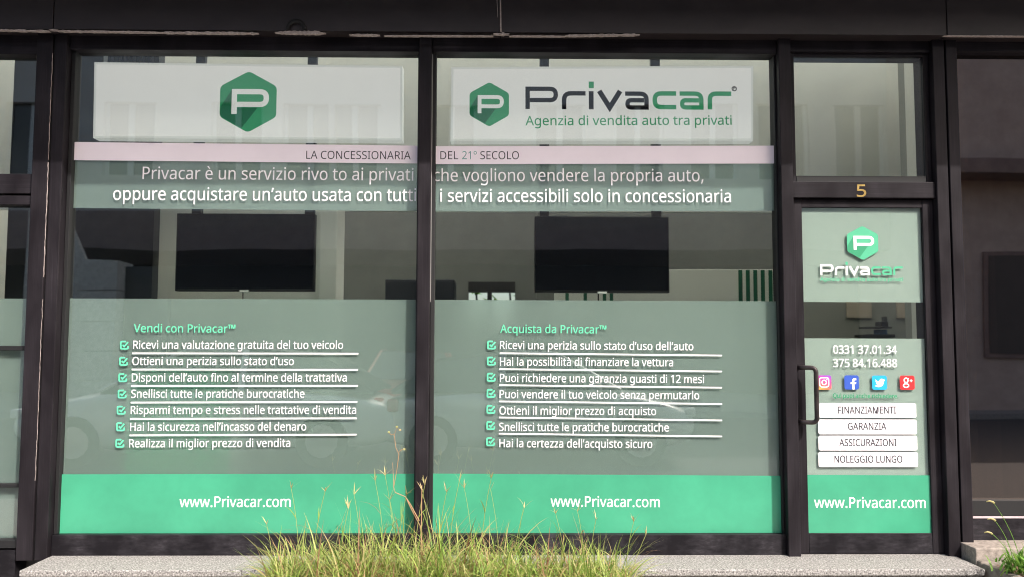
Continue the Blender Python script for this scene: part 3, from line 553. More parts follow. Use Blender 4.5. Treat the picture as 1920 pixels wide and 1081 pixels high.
# frosted film (inner face) and vinyl (outer face)
def fq(name, pts, mat, parent, Y): return quad(name, pts, Y, mat, parent, .0012)
fq('frosted_film', [(112, 558.5), (782, 561), (782, 1000), (90, 1000)], M['film'], gl, YFI)
fq('frosted_film', [(800, 561), (1474, 564), (1480, 1000), (800, 1000)], M['film'], gr, YFI)
fq('frosted_film', [(119, 300), (782, 305), (782, 396.5), (117, 390)], M['film'], gl, YFI)
fq('frosted_film', [(806, 306), (1457, 305), (1459, 395.5), (806, 397)], M['film'], gr, YFI)
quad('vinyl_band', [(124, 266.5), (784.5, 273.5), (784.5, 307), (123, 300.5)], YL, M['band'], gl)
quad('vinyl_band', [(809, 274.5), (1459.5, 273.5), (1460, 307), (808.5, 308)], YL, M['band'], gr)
quad('vinyl_band', [(100, 888), (779, 887), (778, 1000), (96, 1000)], YL, M['green'], gl)['label'] = 'mint green vinyl band'
quad('vinyl_band', [(802.5, 886.5), (1472, 891), (1475.5, 999), (802, 999)], YL, M['green'], gr)['label'] = 'mint green vinyl band'
YT = YL-.0006
text('LA CONCESSIONARIA', 574, 770, 298.2, 299.3, 15.4, YT, M['ink'], gl)
text('DEL', 825.6, 859, 299, 299, 15.4, YT, M['ink'], gr)
text('21°', 866.5, 894, 299, 299, 15.4, YT, M['ink_teal'], gr)
text('SECOLO', 900.5, 973, 299, 299, 15.4, YT, M['ink'], gr)
BD = .0001
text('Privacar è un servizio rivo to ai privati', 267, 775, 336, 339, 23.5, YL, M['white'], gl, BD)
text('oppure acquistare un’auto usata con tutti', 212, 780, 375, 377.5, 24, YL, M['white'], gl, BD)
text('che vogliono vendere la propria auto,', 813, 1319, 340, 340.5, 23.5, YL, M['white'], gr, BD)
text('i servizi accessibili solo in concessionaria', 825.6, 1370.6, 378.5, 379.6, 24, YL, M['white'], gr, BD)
text('Vendi con Privacar™', 250.7, 441, 621.5, 622.5, 15, YL, M['mint'], gl, .0003)
text('Acquista da Privacar™', 938, 1137, 622.5, 624, 15, YL, M['mint'], gr, .0003)
B2 = .0002
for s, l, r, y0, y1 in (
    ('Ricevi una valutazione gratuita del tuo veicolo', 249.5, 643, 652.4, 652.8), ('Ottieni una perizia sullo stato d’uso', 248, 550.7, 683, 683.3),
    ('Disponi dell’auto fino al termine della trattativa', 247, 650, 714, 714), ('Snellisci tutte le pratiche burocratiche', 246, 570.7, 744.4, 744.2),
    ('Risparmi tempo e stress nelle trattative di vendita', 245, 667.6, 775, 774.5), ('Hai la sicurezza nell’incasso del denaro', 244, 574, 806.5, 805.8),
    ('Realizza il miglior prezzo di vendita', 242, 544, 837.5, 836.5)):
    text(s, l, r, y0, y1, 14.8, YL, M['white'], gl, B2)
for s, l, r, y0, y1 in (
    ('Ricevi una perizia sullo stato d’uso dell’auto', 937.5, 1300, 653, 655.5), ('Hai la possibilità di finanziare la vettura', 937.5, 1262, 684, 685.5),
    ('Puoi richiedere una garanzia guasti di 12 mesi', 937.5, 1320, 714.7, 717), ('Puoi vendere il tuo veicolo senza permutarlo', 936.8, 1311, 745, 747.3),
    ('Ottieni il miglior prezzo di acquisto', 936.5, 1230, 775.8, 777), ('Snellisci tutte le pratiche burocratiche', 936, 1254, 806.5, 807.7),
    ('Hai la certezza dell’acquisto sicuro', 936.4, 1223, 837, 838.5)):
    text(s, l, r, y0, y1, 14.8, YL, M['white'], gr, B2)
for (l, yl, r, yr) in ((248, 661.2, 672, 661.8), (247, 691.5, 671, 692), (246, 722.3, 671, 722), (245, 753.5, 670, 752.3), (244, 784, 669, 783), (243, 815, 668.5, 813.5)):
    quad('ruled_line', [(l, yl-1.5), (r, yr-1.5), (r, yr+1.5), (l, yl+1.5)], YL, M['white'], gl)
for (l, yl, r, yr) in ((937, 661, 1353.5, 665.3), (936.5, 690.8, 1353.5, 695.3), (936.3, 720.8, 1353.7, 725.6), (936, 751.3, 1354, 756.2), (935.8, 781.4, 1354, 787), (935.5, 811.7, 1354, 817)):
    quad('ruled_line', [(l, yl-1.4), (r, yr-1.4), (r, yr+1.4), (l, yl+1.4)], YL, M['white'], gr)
for x, y in ((233, 646), (231.5, 676.3), (230, 707), (228.8, 737.7), (227, 768), (226, 799), (224.5, 830)): tick(x, y, YL, M['mint'], gl)
for i, y in enumerate((645.8, 676, 706.2, 736.4, 766.4, 796.7, 827)): tick(921.5-i*.3, y, YL, M['mint'], gr)
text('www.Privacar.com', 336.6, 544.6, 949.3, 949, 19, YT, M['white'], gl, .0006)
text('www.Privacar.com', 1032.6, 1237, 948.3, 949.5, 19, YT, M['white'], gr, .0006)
# ------------------------------------------------------------------ entrance door and the light above it
YDO = .05; YDG = .065
xl, xr = xd1+.002, xj0-.002
dz1, dz0 = Z(374, 1610, YDO), zs+.012
door = thing('entrance_door', 'narrow glazed entrance door with frosted film, four social media icons and a bent bar handle', 'door', ((xl+xr)/2, .14, zs))
gx0, gx1 = X(1503, 450, YDG), X(1729, 450, YDG)
gz1, gz0 = Z(390, 1610, YDG), Z(998, 1620, YDG)
MB().box(xl, gx0, YDO, .17, dz0, dz1, .003).build('stile', M['frame'], door)
MB().box(gx1, xr, YDO, .17, dz0, dz1, .003).build('stile', M['frame'], door)
MB().box(gx0+.001, gx1-.001, YDO+.002, .17, gz1, dz1, .003).build('top_rail', M['frame_h'], door)
MB().box(gx0+.001, gx1-.001, YDO+.002, .17, dz0, gz0, .003).build('bottom_rail', M['bottom'], door)
gd = MB().box(gx0-.01, gx1+.01, YDG, YDG+.006, gz0-.01, gz1+.01).build('glass_pane', M['glass'], door)
YD = YDG-.0015; YDF = YDG+.0135
quad('frosted_film', [(1495, 384), (1736, 384), (1739, 566), (1495, 565)], YDF, M['film_door'], gd, .0012)
quad('frosted_film', [(1498, 633), (1742, 634), (1752, 1000), (1500, 1000)], YDF, M['film_door'], gd, .0012)
quad('vinyl_band', [(1512.5, 889), (1745, 890), (1747.5, 998), (1516, 998)], YD, M['green'], gd)['label'] = 'mint green vinyl band'
# emblem on the door: enlargement units (origin at px 1587,424 .. 1647.6,488)
frh = Fr(1587, 424, 1647.6, 488, YD, 105, 95, 908, 1000)
hexagon(frh, YD, M['logo_mint'], M['logo_mint2'], M['white'], gd)
wordmark(Fr(1538, 491, 1693, 516.5, YD, 105, 137, 1718, 363), YD, M['white'], M['logo_mint'], gd)
text('Agenzia di vendita auto tra privati', 1538, 1693, 527, 527.5, 7.5, YD, M['logo_mint'], gd, .0003)
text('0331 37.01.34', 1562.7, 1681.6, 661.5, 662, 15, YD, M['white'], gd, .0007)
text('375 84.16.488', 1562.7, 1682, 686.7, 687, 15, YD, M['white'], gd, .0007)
text('Qui puoi anche richiedere.', 1562, 1684, 744.5, 745.5, 8, YD, M['logo_mint2'], gd, .0006)
for i, (s, x0, y0, x1, y1, l, r, b) in enumerate((('FINANZIAMENTI', 1535.5, 755, 1717.5, 782.3, 1571.4, 1680, 774), ('GARANZIA', 1534.5, 785.3, 1718.5, 813, 1590, 1662, 804.3),
        ('ASSICURAZIONI', 1535, 815.6, 1719.5, 843.3, 1574, 1681, 835), ('NOLEGGIO LUNGO', 1535, 846, 1720.5, 874.3, 1565, 1692, 866))):
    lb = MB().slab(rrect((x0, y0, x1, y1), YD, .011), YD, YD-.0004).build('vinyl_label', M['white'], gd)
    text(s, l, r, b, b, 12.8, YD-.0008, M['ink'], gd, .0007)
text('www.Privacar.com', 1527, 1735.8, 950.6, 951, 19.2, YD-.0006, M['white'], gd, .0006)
def insta(name):
    m, nt, b, out = nodes(name)
    tc = nt.nodes.new('ShaderNodeTexCoord'); gr_ = N(nt, 'ShaderNodeTexGradient'); mp = nt.nodes.new('ShaderNodeMapping')
    mp.inputs['Rotation'].default_value = (0, R(-50), 0)
    nt.links.new(tc.outputs['Generated'], mp.inputs[0]); sx = nt.nodes.new('ShaderNodeSeparateXYZ'); nt.links.new(tc.outputs['Generated'], sx.inputs[0])
    ad = N(nt, 'ShaderNodeMath', operation='MULTIPLY_ADD'); ad.inputs[1].default_value = .75; nt.links.new(sx.outputs['Z'], ad.inputs[0])
    ml = N(nt, 'ShaderNodeMath', operation='MULTIPLY'); ml.inputs[1].default_value = .25; nt.links.new(sx.outputs['X'], ml.inputs[0]); nt.links.new(ml.outputs[0], ad.inputs[2])
    r = ramp(nt, ad.outputs[0], [(.05, (.85, .42, .08)), (.3, (.80, .12, .10)), (.6, (.55, .05, .28)), (.95, (.25, .06, .50))])
    nt.links.new(r.outputs[0], b.inputs['Base Color']); return m
ICON = [(1532, 702.5, 1558.5, 729, insta('sunset_gradient_print')), (1583.5, 702.5, 1610, 729, plain('blue_print', (.035, .09, .42), .4)),
        (1635.5, 703, 1662.5, 729.5, plain('sky_blue_print', (.02, .36, .70), .4)), (1687.5, 703, 1714.5, 729.5, plain('red_print', (.62, .03, .035), .4))]
for i, (x0, y0, x1, y1, m) in enumerate(ICON):
    ic = MB().slab(rrect((x0, y0, x1, y1), YD, .013, 5), YD, YD-.0004).build('icon_tile', m, gd)
    fr = Fr(x0, y0, x1, y1, YD, 0, 0, 100, 100); Yk = YD-.0009; c = MB()
    circ = lambda cx, cy, r, n=20: [fr((cx+r*math.cos(2*math.pi*t/n), cy+r*math.sin(2*math.pi*t/n))) for t in range(n+1)]
    if i == 0:
        ribbon(c, [fr(p) for p in rounded([(50, 17), (83, 17), (83, 83), (17, 83), (17, 17), (50, 17)], 22)], 8*fr.k, Yk, Yk-.0003)
        ribbon(c, circ(50, 50, 16), 8*fr.k, Yk, Yk-.0003); c.slab(circ(70, 30, 4.5, 8)[:-1], Yk, Yk-.0003)
    elif i == 1:
        ribbon(c, [fr(p) for p in rounded([(62, 100), (62, 27), (84, 27)], [0, 22, 0])], 15*fr.k, Yk, Yk-.0003)
        c.slab([fr(p) for p in ((42, 48), (54, 48), (54, 61), (42, 61))], Yk, Yk-.0003)
        c.slab([fr(p) for p in ((70, 48), (84, 48), (81, 61), (70, 61))], Yk, Yk-.0003)
    elif i == 2:
        c.slab([fr(p) for p in ((14, 72), (36, 66), (24, 56), (31, 55), (18, 40), (26, 42), (17, 23), (33, 37), (50, 42), (50, 33), (57, 23), (68, 21), (77, 26), (87, 23), (82, 33), (90, 32), (82, 41),
                                     (79, 58), (70, 71), (56, 80), (40, 82), (26, 79))], Yk, Yk-.0003)
    else:
        cr = lambda cx, cy, rx, ry: [fr((cx+rx*math.cos(2*math.pi*t/18), cy+ry*math.sin(2*math.pi*t/18))) for t in range(19)]
        ribbon(c, cr(42, 33, 14, 16), 9*fr.k, Yk, Yk-.0003); ribbon(c, cr(41, 70, 19, 13), 9*fr.k, Yk, Yk-.0003)
        c.slab([fr(p) for p in ((52, 17), (63, 17), (63, 24), (56, 24))], Yk, Yk-.0003)
        c.slab([fr(p) for p in ((40, 50), (49, 48), (55, 58), (46, 56))], Yk, Yk-.0003)
        ribbon(c, [fr((68, 36)), fr((88, 36))], 6*fr.k, Yk, Yk-.0003); ribbon(c, [fr((78, 26)), fr((78, 32.5))], 6*fr.k, Yk, Yk-.0003)
        ribbon(c, [fr((78, 39.5)), fr((78, 46))], 6*fr.k, Yk, Yk-.0003)
    c.build('icon_mark', M['white'], ic)
# D shaped handle
hx, hz1, hz0 = X(1496, 690, YDO), Z(688, 1500, -.03), Z(791, 1500, -.03)
hx1 = X(1531, 740, -.04)
pts = [Vector(p) for p in ((hx, YDO+.01, hz1), (hx, .0, hz1), (hx1, -.04, hz1), (hx1, -.04, hz0), (hx, .0, hz0), (hx, YDO+.01, hz0))]
o = []
for i, p in enumerate(pts):
    if i in (0, 5): o.append(p); continue
    a = (pts[i-1]-p).normalized(); b = (pts[i+1]-p).normalized(); r = .018 if i in (1, 4) else .03
    for t in (0, .2, .4, .6, .8, 1): o.append((p+a*r)*(1-t)**2+p*2*t*(1-t)+(p+b*r)*t*t)
M['handle'] = mat_noise('worn_bronze_handle', [(.35, (.02, .016, .017)), (.7, (.07, .055, .054))], ns=12, rough=.35, metallic=.4)
mb = MB().tube(o, .0135, 12)
hd = mb.build('handle', M['handle'], door, True)
# transom light
tr = thing('transom_window', 'square fixed window above the entrance door', 'window', ((xl+xr)/2, .14, zdr1))
tx0, tx1, tz1, tz0 = X(1489, 220, YDG), X(1731, 220, YDG), Z(108, 1610, YDG), Z(331, 1610, YDG)
zz0, zz1 = zdr1+.002, Z(99, 1610, YDO)
MB().box(xl, tx0, YDO, .17, zz0, zz1, .003).build('stile', M['frame'], tr); MB().box(tx1, xr, YDO, .17, zz0, zz1, .003).build('stile', M['frame'], tr)
MB().box(tx0+.001, tx1-.001, YDO+.002, .17, zz0, tz0, .003).build('bottom_rail', M['gasket'], tr); MB().box(tx0+.001, tx1-.001, YDO+.002, .17, tz1, zz1, .003).build('top_rail', M['frame_h'], tr)
MB().box(tx0-.01, tx1+.01, YDG, YDG+.006, tz0-.01, tz1+.01).build('glass_pane', M['glass'], tr)

# ------------------------------------------------------------------ the bays to either side
lw_ = thing('side_window', 'divided window at the left edge, cut off by the frame, with frosted lower panes', 'window', (X(10), .09, zs-.1))
lx0, lx1 = -4.6, X(62, 300, .03)
def rail(y0, y1, name='rail', yf=.03, m='frame_h', d=.14):
    return MB().box(lx0, lx1-.001, yf, d, Z(y1, 20, yf), Z(y0, 20, yf), .003).build(name, M[m], lw_)
MB().box(lx0, lx1-.001, .03, .14, Z(102, 40, .03), zf+.002, .003).build('rail', M['frame_h'], lw_)
rail(326, 363); rail(367, 384); rail(647, 656, 'glazing_bar', .06, 'gasket'); rail(906, 913, 'glazing_bar', .06, 'gasket')
rail(1012, 1027, 'rail', .03, 'gasket'); MB().box(lx0, lx1-.001, .02, .14, 0.0, Z(1031, 20, .02), .003).build('rail', M['bottom'], lw_)
MB().box(lx0, lx1+.02, YG, YG+.006, Z(328, 20), Z(100, 20)).build('glass_pane', M['glass'], lw_)
gl2 = MB().box(lx0, lx1+.02, YG, YG+.006, Z(1016, 20), Z(382, 20)).build('glass_pane', M['glass'], lw_)
quad('frosted_film', [(-420, 557), (66, 559), (50, 1014), (-420, 1014)], YFI, M['film'], gl2, .0012)
rw = thing('neighbour_window', 'bronze tinted dark shop window at the right edge, past the twin posts', 'window', (X(1900), .12, zs+.08))
rx0, rx1 = xk1+.001, 6.0
YR = .10
MB().box(rx0, rx1, .03, .16, Z(97, 1860, .03), zf+.002, .003).build('head_rail', M['frame_h'], rw)
MB().box(rx0, rx1, .06, .16, Z(966, 1860, .06), Z(937, 1860, .06), .003).build('rail', M['gasket'], rw)
M['sillmetal'] = mat_noise('pale_metal_strip', [(.3, (.45, .36, .38)), (.7, (.62, .52, .54))], ns=20, rough=.5)
MB().box(rx0, rx1, .055, .16, Z(970.5, 1860, .055), Z(967, 1860, .055)).build('metal_strip', M['sillmetal'], rw)
MB().box(rx0, rx1, .06, .16, Z(1014, 1860, .06), Z(971, 1860, .06)-.001).build('bottom_rail', M['bottom'], rw)
MB().box(rx0-.005, rx1, YR, YR+.006, Z(940, 1860, YR), Z(94, 1860, YR)).build('glass_pane', M['bronze'], rw)
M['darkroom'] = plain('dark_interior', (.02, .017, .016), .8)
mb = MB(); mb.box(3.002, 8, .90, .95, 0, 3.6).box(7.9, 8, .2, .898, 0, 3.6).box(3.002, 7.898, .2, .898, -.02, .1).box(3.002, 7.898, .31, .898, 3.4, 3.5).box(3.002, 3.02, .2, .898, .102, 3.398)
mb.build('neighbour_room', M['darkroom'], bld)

# ------------------------------------------------------------------ steps
zst = Z(1043, 960, 0)
sx0, sx1 = X(37, 1055, -.28), X(1804, 1040, -.05)
st = tag(MB().box(sx0, sx1-.002, -.285, .16, zst-.035, zst, .006).box(sx0+.012, sx1-.004, -.262, .16, .0, zst-.0352).build('doorstep', M['granite']), 'long speckled granite doorstep under the shopfront', 'step')
zb2 = Z(1016, 1803, 0)
tag(MB().box(X(1803, 1017, 0), 6.2, -.145, .16, 0, zb2, .006).build('stone_sill', M['sillstone']), 'raised stone sill block below the bronze tinted window', 'sill')

# ------------------------------------------------------------------ inside the shop
YS = .50
def sign(label, a, b, c, d):
    """a top left, b top right, c bottom right, d bottom left"""
    q = [P(*p, YS) for p in (a, b, c, d)]; cx = sum(p.x for p in q)/4
    t = thing('lightbox_sign', label, 'sign', (cx, YS+.04, q[3].z), 'lightbox signs hung behind the glass')
    def inset(k):
        m = sum((p for p in q), Vector())/4; return [(p.x+math.copysign(k, m.x-p.x), p.z+math.copysign(k, m.z-p.z)) for p in q]
    MB().slab(inset(0), YS, YS+.09).build('case', M['casewhite'], t)
    MB().slab(inset(.016), YS-.004, YS-.0001).build('face', M['signface'], t)
    return t
sgl = sign('white lightbox sign with only a large green hexagon emblem', (177, 117), (754.5, 124), (754, 263.5), (174.5, 259))
sgr = sign('white lightbox sign with a small emblem, wordmark and green slogan', (846, 126), (1412.5, 124), (1412, 264.5), (844.5, 265))
YF2 = YS-.0045
hexagon(Fr(413.5, 134, 517.6, 249, YF2, 105, 95, 908, 1000), YF2, M['sign_green'], M['sign_shade'], M['signface'], sgl)
hexagon(Fr(880.3, 154.5, 954.5, 238, YF2, 105, 95, 908, 1000), YF2, M['sign_green'], M['sign_shade'], M['signface'], sgr)
wordmark(Fr(985.2, 152.8, 1371.6, 207, YF2, 105, 137, 1718, 363), YF2, M['ink'], M['sign_green'], sgr, M['ink_grey'])
text('Agenzia di vendita auto tra privati', 985.5, 1372, 235.3, 234.2, 17.8, YF2, M['sign_green'], sgr, .0006)
def tv(label, a, b, c, d):
    q = [P(*p, YS) for p in (a, b, c, d)]; cx = sum(p.x for p in q)/4
    t = thing('television', label, 'television', (cx, YS+.03, q[3].z), 'televisions hung behind the glass')
    x0, x1 = (q[0].x+q[3].x)/2, (q[1].x+q[2].x)/2; z0, z1 = (q[2].z+q[3].z)/2, (q[0].z+q[1].z)/2
    MB().box(x0, x1, YS, YS+.055, z0, z1, .004).build('housing', M['tvbody'], t)
    MB().box(x0+.008, x1-.008, YS-.002, YS-.0002, z0+.016, z1-.008).build('screen', M['tv'], t)
    MB().box(cx-.03, cx+.03, YS-.004, YS+.02, z0-.006, z0+.008, .002).build('indicator', M['signcase'], t)
    mb = MB(); mb.tube([(cx-.02, YS+.04, z0+.002), (cx-.021, YS+.05, z0-.2), (cx-.03, YS+.06, z0-.55)], .004, 6); mb.build('cable', M['gasket'], t)
    MB().box(cx-.25, cx+.25, YS+.056, YS+.09, z0+.15, z1-.12).build('bracket', M['tvbody'], t)
    return z0
tz_l = tv('black television behind the left window, below the hexagon sign', (330.5, 401.5), (590, 400), (589, 545), (328.5, 545))
tz_r = tv('black television behind the right window, below the wordmark sign', (1002.5, 406.5), (1254, 405.5), (1255.5, 547.5), (1002, 548))
for i, (x, lb) in enumerate(((374, 'black ceiling pole holding the left end of the emblem sign'), (584, 'black ceiling pole right of the green emblem, above the left television'),
               (1020.5, 'black ceiling pole above the left end of the right television'), (1229, 'black ceiling pole above the right end of the right television'))):
    zb = (tz_l if i < 2 else tz_r)+.1
    t = thing('hanging_pole', lb, 'pole', (X(x, 100, .62), .62, ZCE), 'ceiling poles carrying signs and televisions')
    xx = X(x, 250, .62); MB().box(xx-.031, xx+.031, .60, .645, zb, ZCE-.012, .004).build('pole', M['blackpanel'], t)
    MB().box(xx-.06, xx+.06, .56, .68, ZCE-.0115, ZCE-.0005).build('ceiling_plate', M['blackpanel'], t)
# black louvred panel on the left
px0, px1 = X(100, 400, .75), X(289, 400, .75)
t = thing('black_partition', 'tall black partition with upright ribs at the left inside the shop', 'partition', ((px0+px1)/2, .8, .15))
MB().box(px0-.3, px1, .75, .85, .152, ZCE-.002).build('panel', M['blackpanel'], t)
mb = MB(); x0, x1 = X(202, 100, .74), X(292, 100, .74); n = 11
for i in range(n): mb.box(x0+(x1-x0)*i/n, x0+(x1-x0)*(i+.45)/n, .725, .749, Z(262, 250, .74), ZCE-.002)
M['rib'] = plain('rib_black', (.03, .03, .036), .4)
mb.build('ribs', M['rib'], t)
MB().box(X(192, 100, .7), X(199, 100, .7), .72, .748, Z(262, 250, .74), ZCE-.002).build('metal_edge', M['signcase'], t)
M['wallbright'] = plain('white_partition_paint', (.86, .86, .80), .8, var=.02)
# pale partition behind the left television, ending in a column
ax0, ax1 = X(291, 480, 1.3), X(600, 480, 1.3); ac = X(634, 480, 1.3)
tag(MB().box(px0-.3, ax1, 1.32, 1.42, .152, 2.52).build('interior_wall', M['wallbright']), 'pale wall behind the left television', 'wall')
tag(MB().box(ax1+.002, ac, 1.25, 1.55, .152, 2.55, .01).build('interior_column', M['wallbright']), 'pale square column between the two televisions', 'column')
# striped partition on the right
YPt = 2.6
t = thing('striped_partition', 'low white partition with upright dark green stripes behind the right television', 'partition', (X(1230, 540, YPt), YPt, .15))
zt = Z(505.5, 1350, YPt); qx0, qx1 = X(1040, 540, YPt), X(1468, 540, YPt)
MB().box(qx0, qx1, YPt, YPt+.08, .152, zt, .004).build('panel', M['wallbright'], t)
M['stripe'] = plain('dark_green_stripe', (.012, .13, .07), .5)
mb = MB()
for a in (1384.5, 1398.5, 1412.5, 1426.5, 1441): mb.box(X(a, 530, YPt), X(a+7.5, 530, YPt), YPt-.002, YPt-.0003, .16, zt-.004)
for a in (1060, 1094, 1130, 1143): mb.box(X(a, 530, YPt), X(a+6.5, 530, YPt), YPt-.002, YPt-.0003, .16, zt-.004)
mb.build('stripes', M['stripe'], t)
# deep wall pieces: grey cross wall behind the striped partition, with a lighter beam
tag(MB().box(X(1480, 450, 4.2)+.002, 4.99, 4.2, 4.32, .152, ZCE-.002).build('interior_wall', M['wallmid']), 'mid grey wall seen through the clear gap of the door', 'wall')
tag(MB().box(X(1006, 450, 4.2), X(1480, 450, 4.2), 4.2, 4.32, .152, ZCE-.002).build('interior_wall', M['wallgrey']), 'grey wall above the striped partition', 'wall')
tag(MB().box(-5.1, 4.98, 1.60, 1.645, Z(398, 1200, 1.6), ZCE-.003).build('bulkhead', M['wallwhite']), 'long pale bulkhead below the ceiling behind both hanging signs', 'bulkhead')
# dark wardrobe and desk things in the back room
t = thing('dark_cabinet', 'tall dark blue cabinet seen left and right of the mullion in the back room', 'cabinet', (X(785, 540, 3.6), 3.8, .15))
c0x, c1x = X(722, 540, 3.6), X(852, 540, 3.6); ctz = Z(524, 790, 3.6)
M['navy'] = plain('navy_cabinet', (.012, .015, .025), .5)
MB().box(c0x, c1x, 3.6, 4.0, .152, ctz, .01).build('carcass', M['navy'], t)
for a, b in ((0, .5), (.5, 1)): MB().box(c0x+(c1x-c0x)*a+.006, c0x+(c1x-c0x)*b-.006, 3.58, 3.598, .2, ctz-.02, .003).build('door', M['navy'], t)
t = thing('green_board', 'green board glowing through the frosted film below the left list', 'board', (X(330, 800, .2), .21, .15))
M['greenboard'] = plain('green_board', (.03, .66, .30), .5)
MB().box(X(236, 800, .2), X(430, 800, .2), .20, .22, .18, Z(690, 300, .2), .004).build('panel', M['greenboard'], t)
MB().box(X(246, 800, .2), X(420, 800, .2), .18, .34, .151, .18, .004).build('foot', M['blackpanel'], t)
# things seen through the door slot
t = thing('wall_shelf', 'small dark shelf with an upright seen through the gap in the door film', 'shelf', (X(1645, 600, 3.4), 3.4, 1.5))
f = lambda x, y: P(x, y, 3.4)
M['shelf'] = plain('dark_shelf', (.05, .05, .05), .5)
MB().box(f(1622, 608).x, f(1664, 608).x, 3.3, 3.55, f(0, 611).z, f(0, 607.5).z, .003).build('board', M['shelf'], t)
MB().box(f(1658, 600).x, f(1664, 600).x, 3.4, 3.46, f(0, 607).z, f(0, 588).z, .003).build('upright', M['shelf'], t)
t = thing('filing_cabinet', 'black topped cabinet standing behind the door glass', 'cabinet', (X(1634, 628, 3.3), 3.5, .15))
MB().box(f(1612, 0).x, f(1652, 0).x, 3.35, 3.7, .152, f(0, 628).z, .004).build('carcass', M['wallgrey'], t); MB().box(f(1610, 0).x, f(1654, 0).x, 3.33, 3.72, f(0, 628).z+.0005, f(0, 622).z, .004).build('top', M['blackpanel'], t)
M['bluebox'] = plain('blue_card', (.05, .13, .30), .6)
tag(MB().box(f(1633, 0).x, f(1646, 0).x, 3.4, 3.55, f(0, 622).z+.0006, f(0, 613).z, .002).build('blue_box', M['bluebox']), 'small blue box on the black topped cabinet', 'box')
tag(MB().box(f(1632, 0).x, f(1645, 0).x, 3.36, 3.5, f(0, 607.5).z+.0005, f(0, 598).z, .006).build('desk_phone', M['blackpanel']), 'small black gadget on the dark shelf behind the door', 'gadget')
for x0, x1, y0, lb in ((1573, 1618, 591, 'beige picture panel on the wall behind the door, left of the shelf'), (1664, 1735, 591, 'wide beige picture panel on the wall behind the door, right of the shelf')):
    t = thing('picture_panel', lb, 'picture', (X((x0+x1)/2, 570, 4.19), 4.19, 1.7)); g = lambda x, y: P(x, y, 4.18)
    MB().box(g(x0, 0).x, g(x1, 0).x, 4.17, 4.198, g(0, y0).z, g(0, y0-60).z, .003).build('panel', plain('beige_panel', (.42, .36, .29), .7), t)

# unseen dark desks, added to darken the lower part of the film
M['desk'] = plain('added_dark_desk', (.035, .037, .036), .5); M['desktop'] = plain('desk_top', (.12, .12, .115), .4)
for x0, x1, lb in ((470, 770, 'unseen dark desk added to darken the frosted film of the left window'), (850, 1440, 'long unseen dark desk added to darken the frosted film of the right window')):
    a_, b_ = X(x0, 700, .9), X(x1, 700, .9); t = thing('desk', lb, 'desk', ((a_+b_)/2, 1.1, .15), 'desks added behind the frosted film')
    MB().box(a_, b_, .9, .93, .2, .95, .003).build('front_panel', M['desk'], t); MB().box(a_-.03, b_+.03, .87, 1.5, .952, .985, .005).build('desk_top', M['desktop'], t)
    MB().box(a_, a_+.04, .932, 1.45, .152, .95).build('side_panel', M['desk'], t); MB().box(b_-.04, b_, .932, 1.45, .152, .95).build('side_panel', M['desk'], t)
# greenery outside the rear window
rg = random.Random(4); mb = MB()
for i in range(900):
    x = rg.uniform(wx0-1, wx1+1); y = rg.uniform(7.2, 8.2); z = rg.uniform(.0, 3.6); a_ = rg.uniform(0, 6.28); e = rg.uniform(-1, 1); s_ = rg.uniform(.05, .11)
    u = Vector((math.cos(a_), math.sin(a_), e))*s_; v = Vector((-math.sin(a_), math.cos(a_), .4))*s_*.5; p = Vector((x, y, z))
    mb.face([p-u, p+v, p+u, p-v])
t = thing('hedge', 'yellow green hedge outside the rear window between the televisions', 'hedge', ((wx0+wx1)/2, 7.7, 0))
mb.build('leaves', M['weed'], t)
mb = MB()
for i in range(6): mb.tube([(wx0-1+i*.5, 7.7, 0), (wx0-1+i*.5+.1, 7.75, 1.5), (wx0-1+i*.5, 7.7, 3)], .03, 6, .01)
mb.build('stems', M['shelf'], t)
# ------------------------------------------------------------------ planters and plants
ZP = .20
def planter(label, x0, x1, y0, y1, th=.055):
    t = thing('concrete_planter', label, 'planter', ((x0+x1)/2, (y0+y1)/2, 0), 'concrete planters along the step')
    mb = MB(); rnd = random.Random(5)
    mb.box(x0, x1, y1-th, y1, 0, ZP, .012).box(x0, x1, y0, y0+th, 0, ZP, .012)
    mb.box(x0, x0+th, y0+th+.001, y1-th-.001, 0, ZP, .012).box(x1-th, x1, y0+th+.001, y1-th-.001, 0, ZP, .012)
    mb.build('trough', M['concrete'], t)
    mb = MB(); nx, ny = int((x1-x0-2*th)/.03), int((y1-y0-2*th)/.03); k0 = len(mb.v)
    for i in range(nx+1):
        for j in range(ny+1):
            mb.v.append((x0+th+(x1-x0-2*th)*i/nx, y0+th+(y1-y0-2*th)*j/ny, ZP-.035+.03*rnd.random()))
    for i in range(nx):
        for j in range(ny): a = i*(ny+1)+j; mb.f.append((a, a+ny+1, a+ny+2, a+1))
    mb.build('soil', M['soil'], t, True)
    return t
GX0, GX1 = X(505, 1060, -.33), X(1188, 1060, -.33)
planter('long low concrete planter overgrown with grass before the shop windows', GX0, GX1, -1.0, -.33)
RX0 = X(1829, 1042, -.16)
planter('concrete planter with bare brown soil at the right edge, before the stone sill', RX0, RX0+1.6, -1.0, -.16)

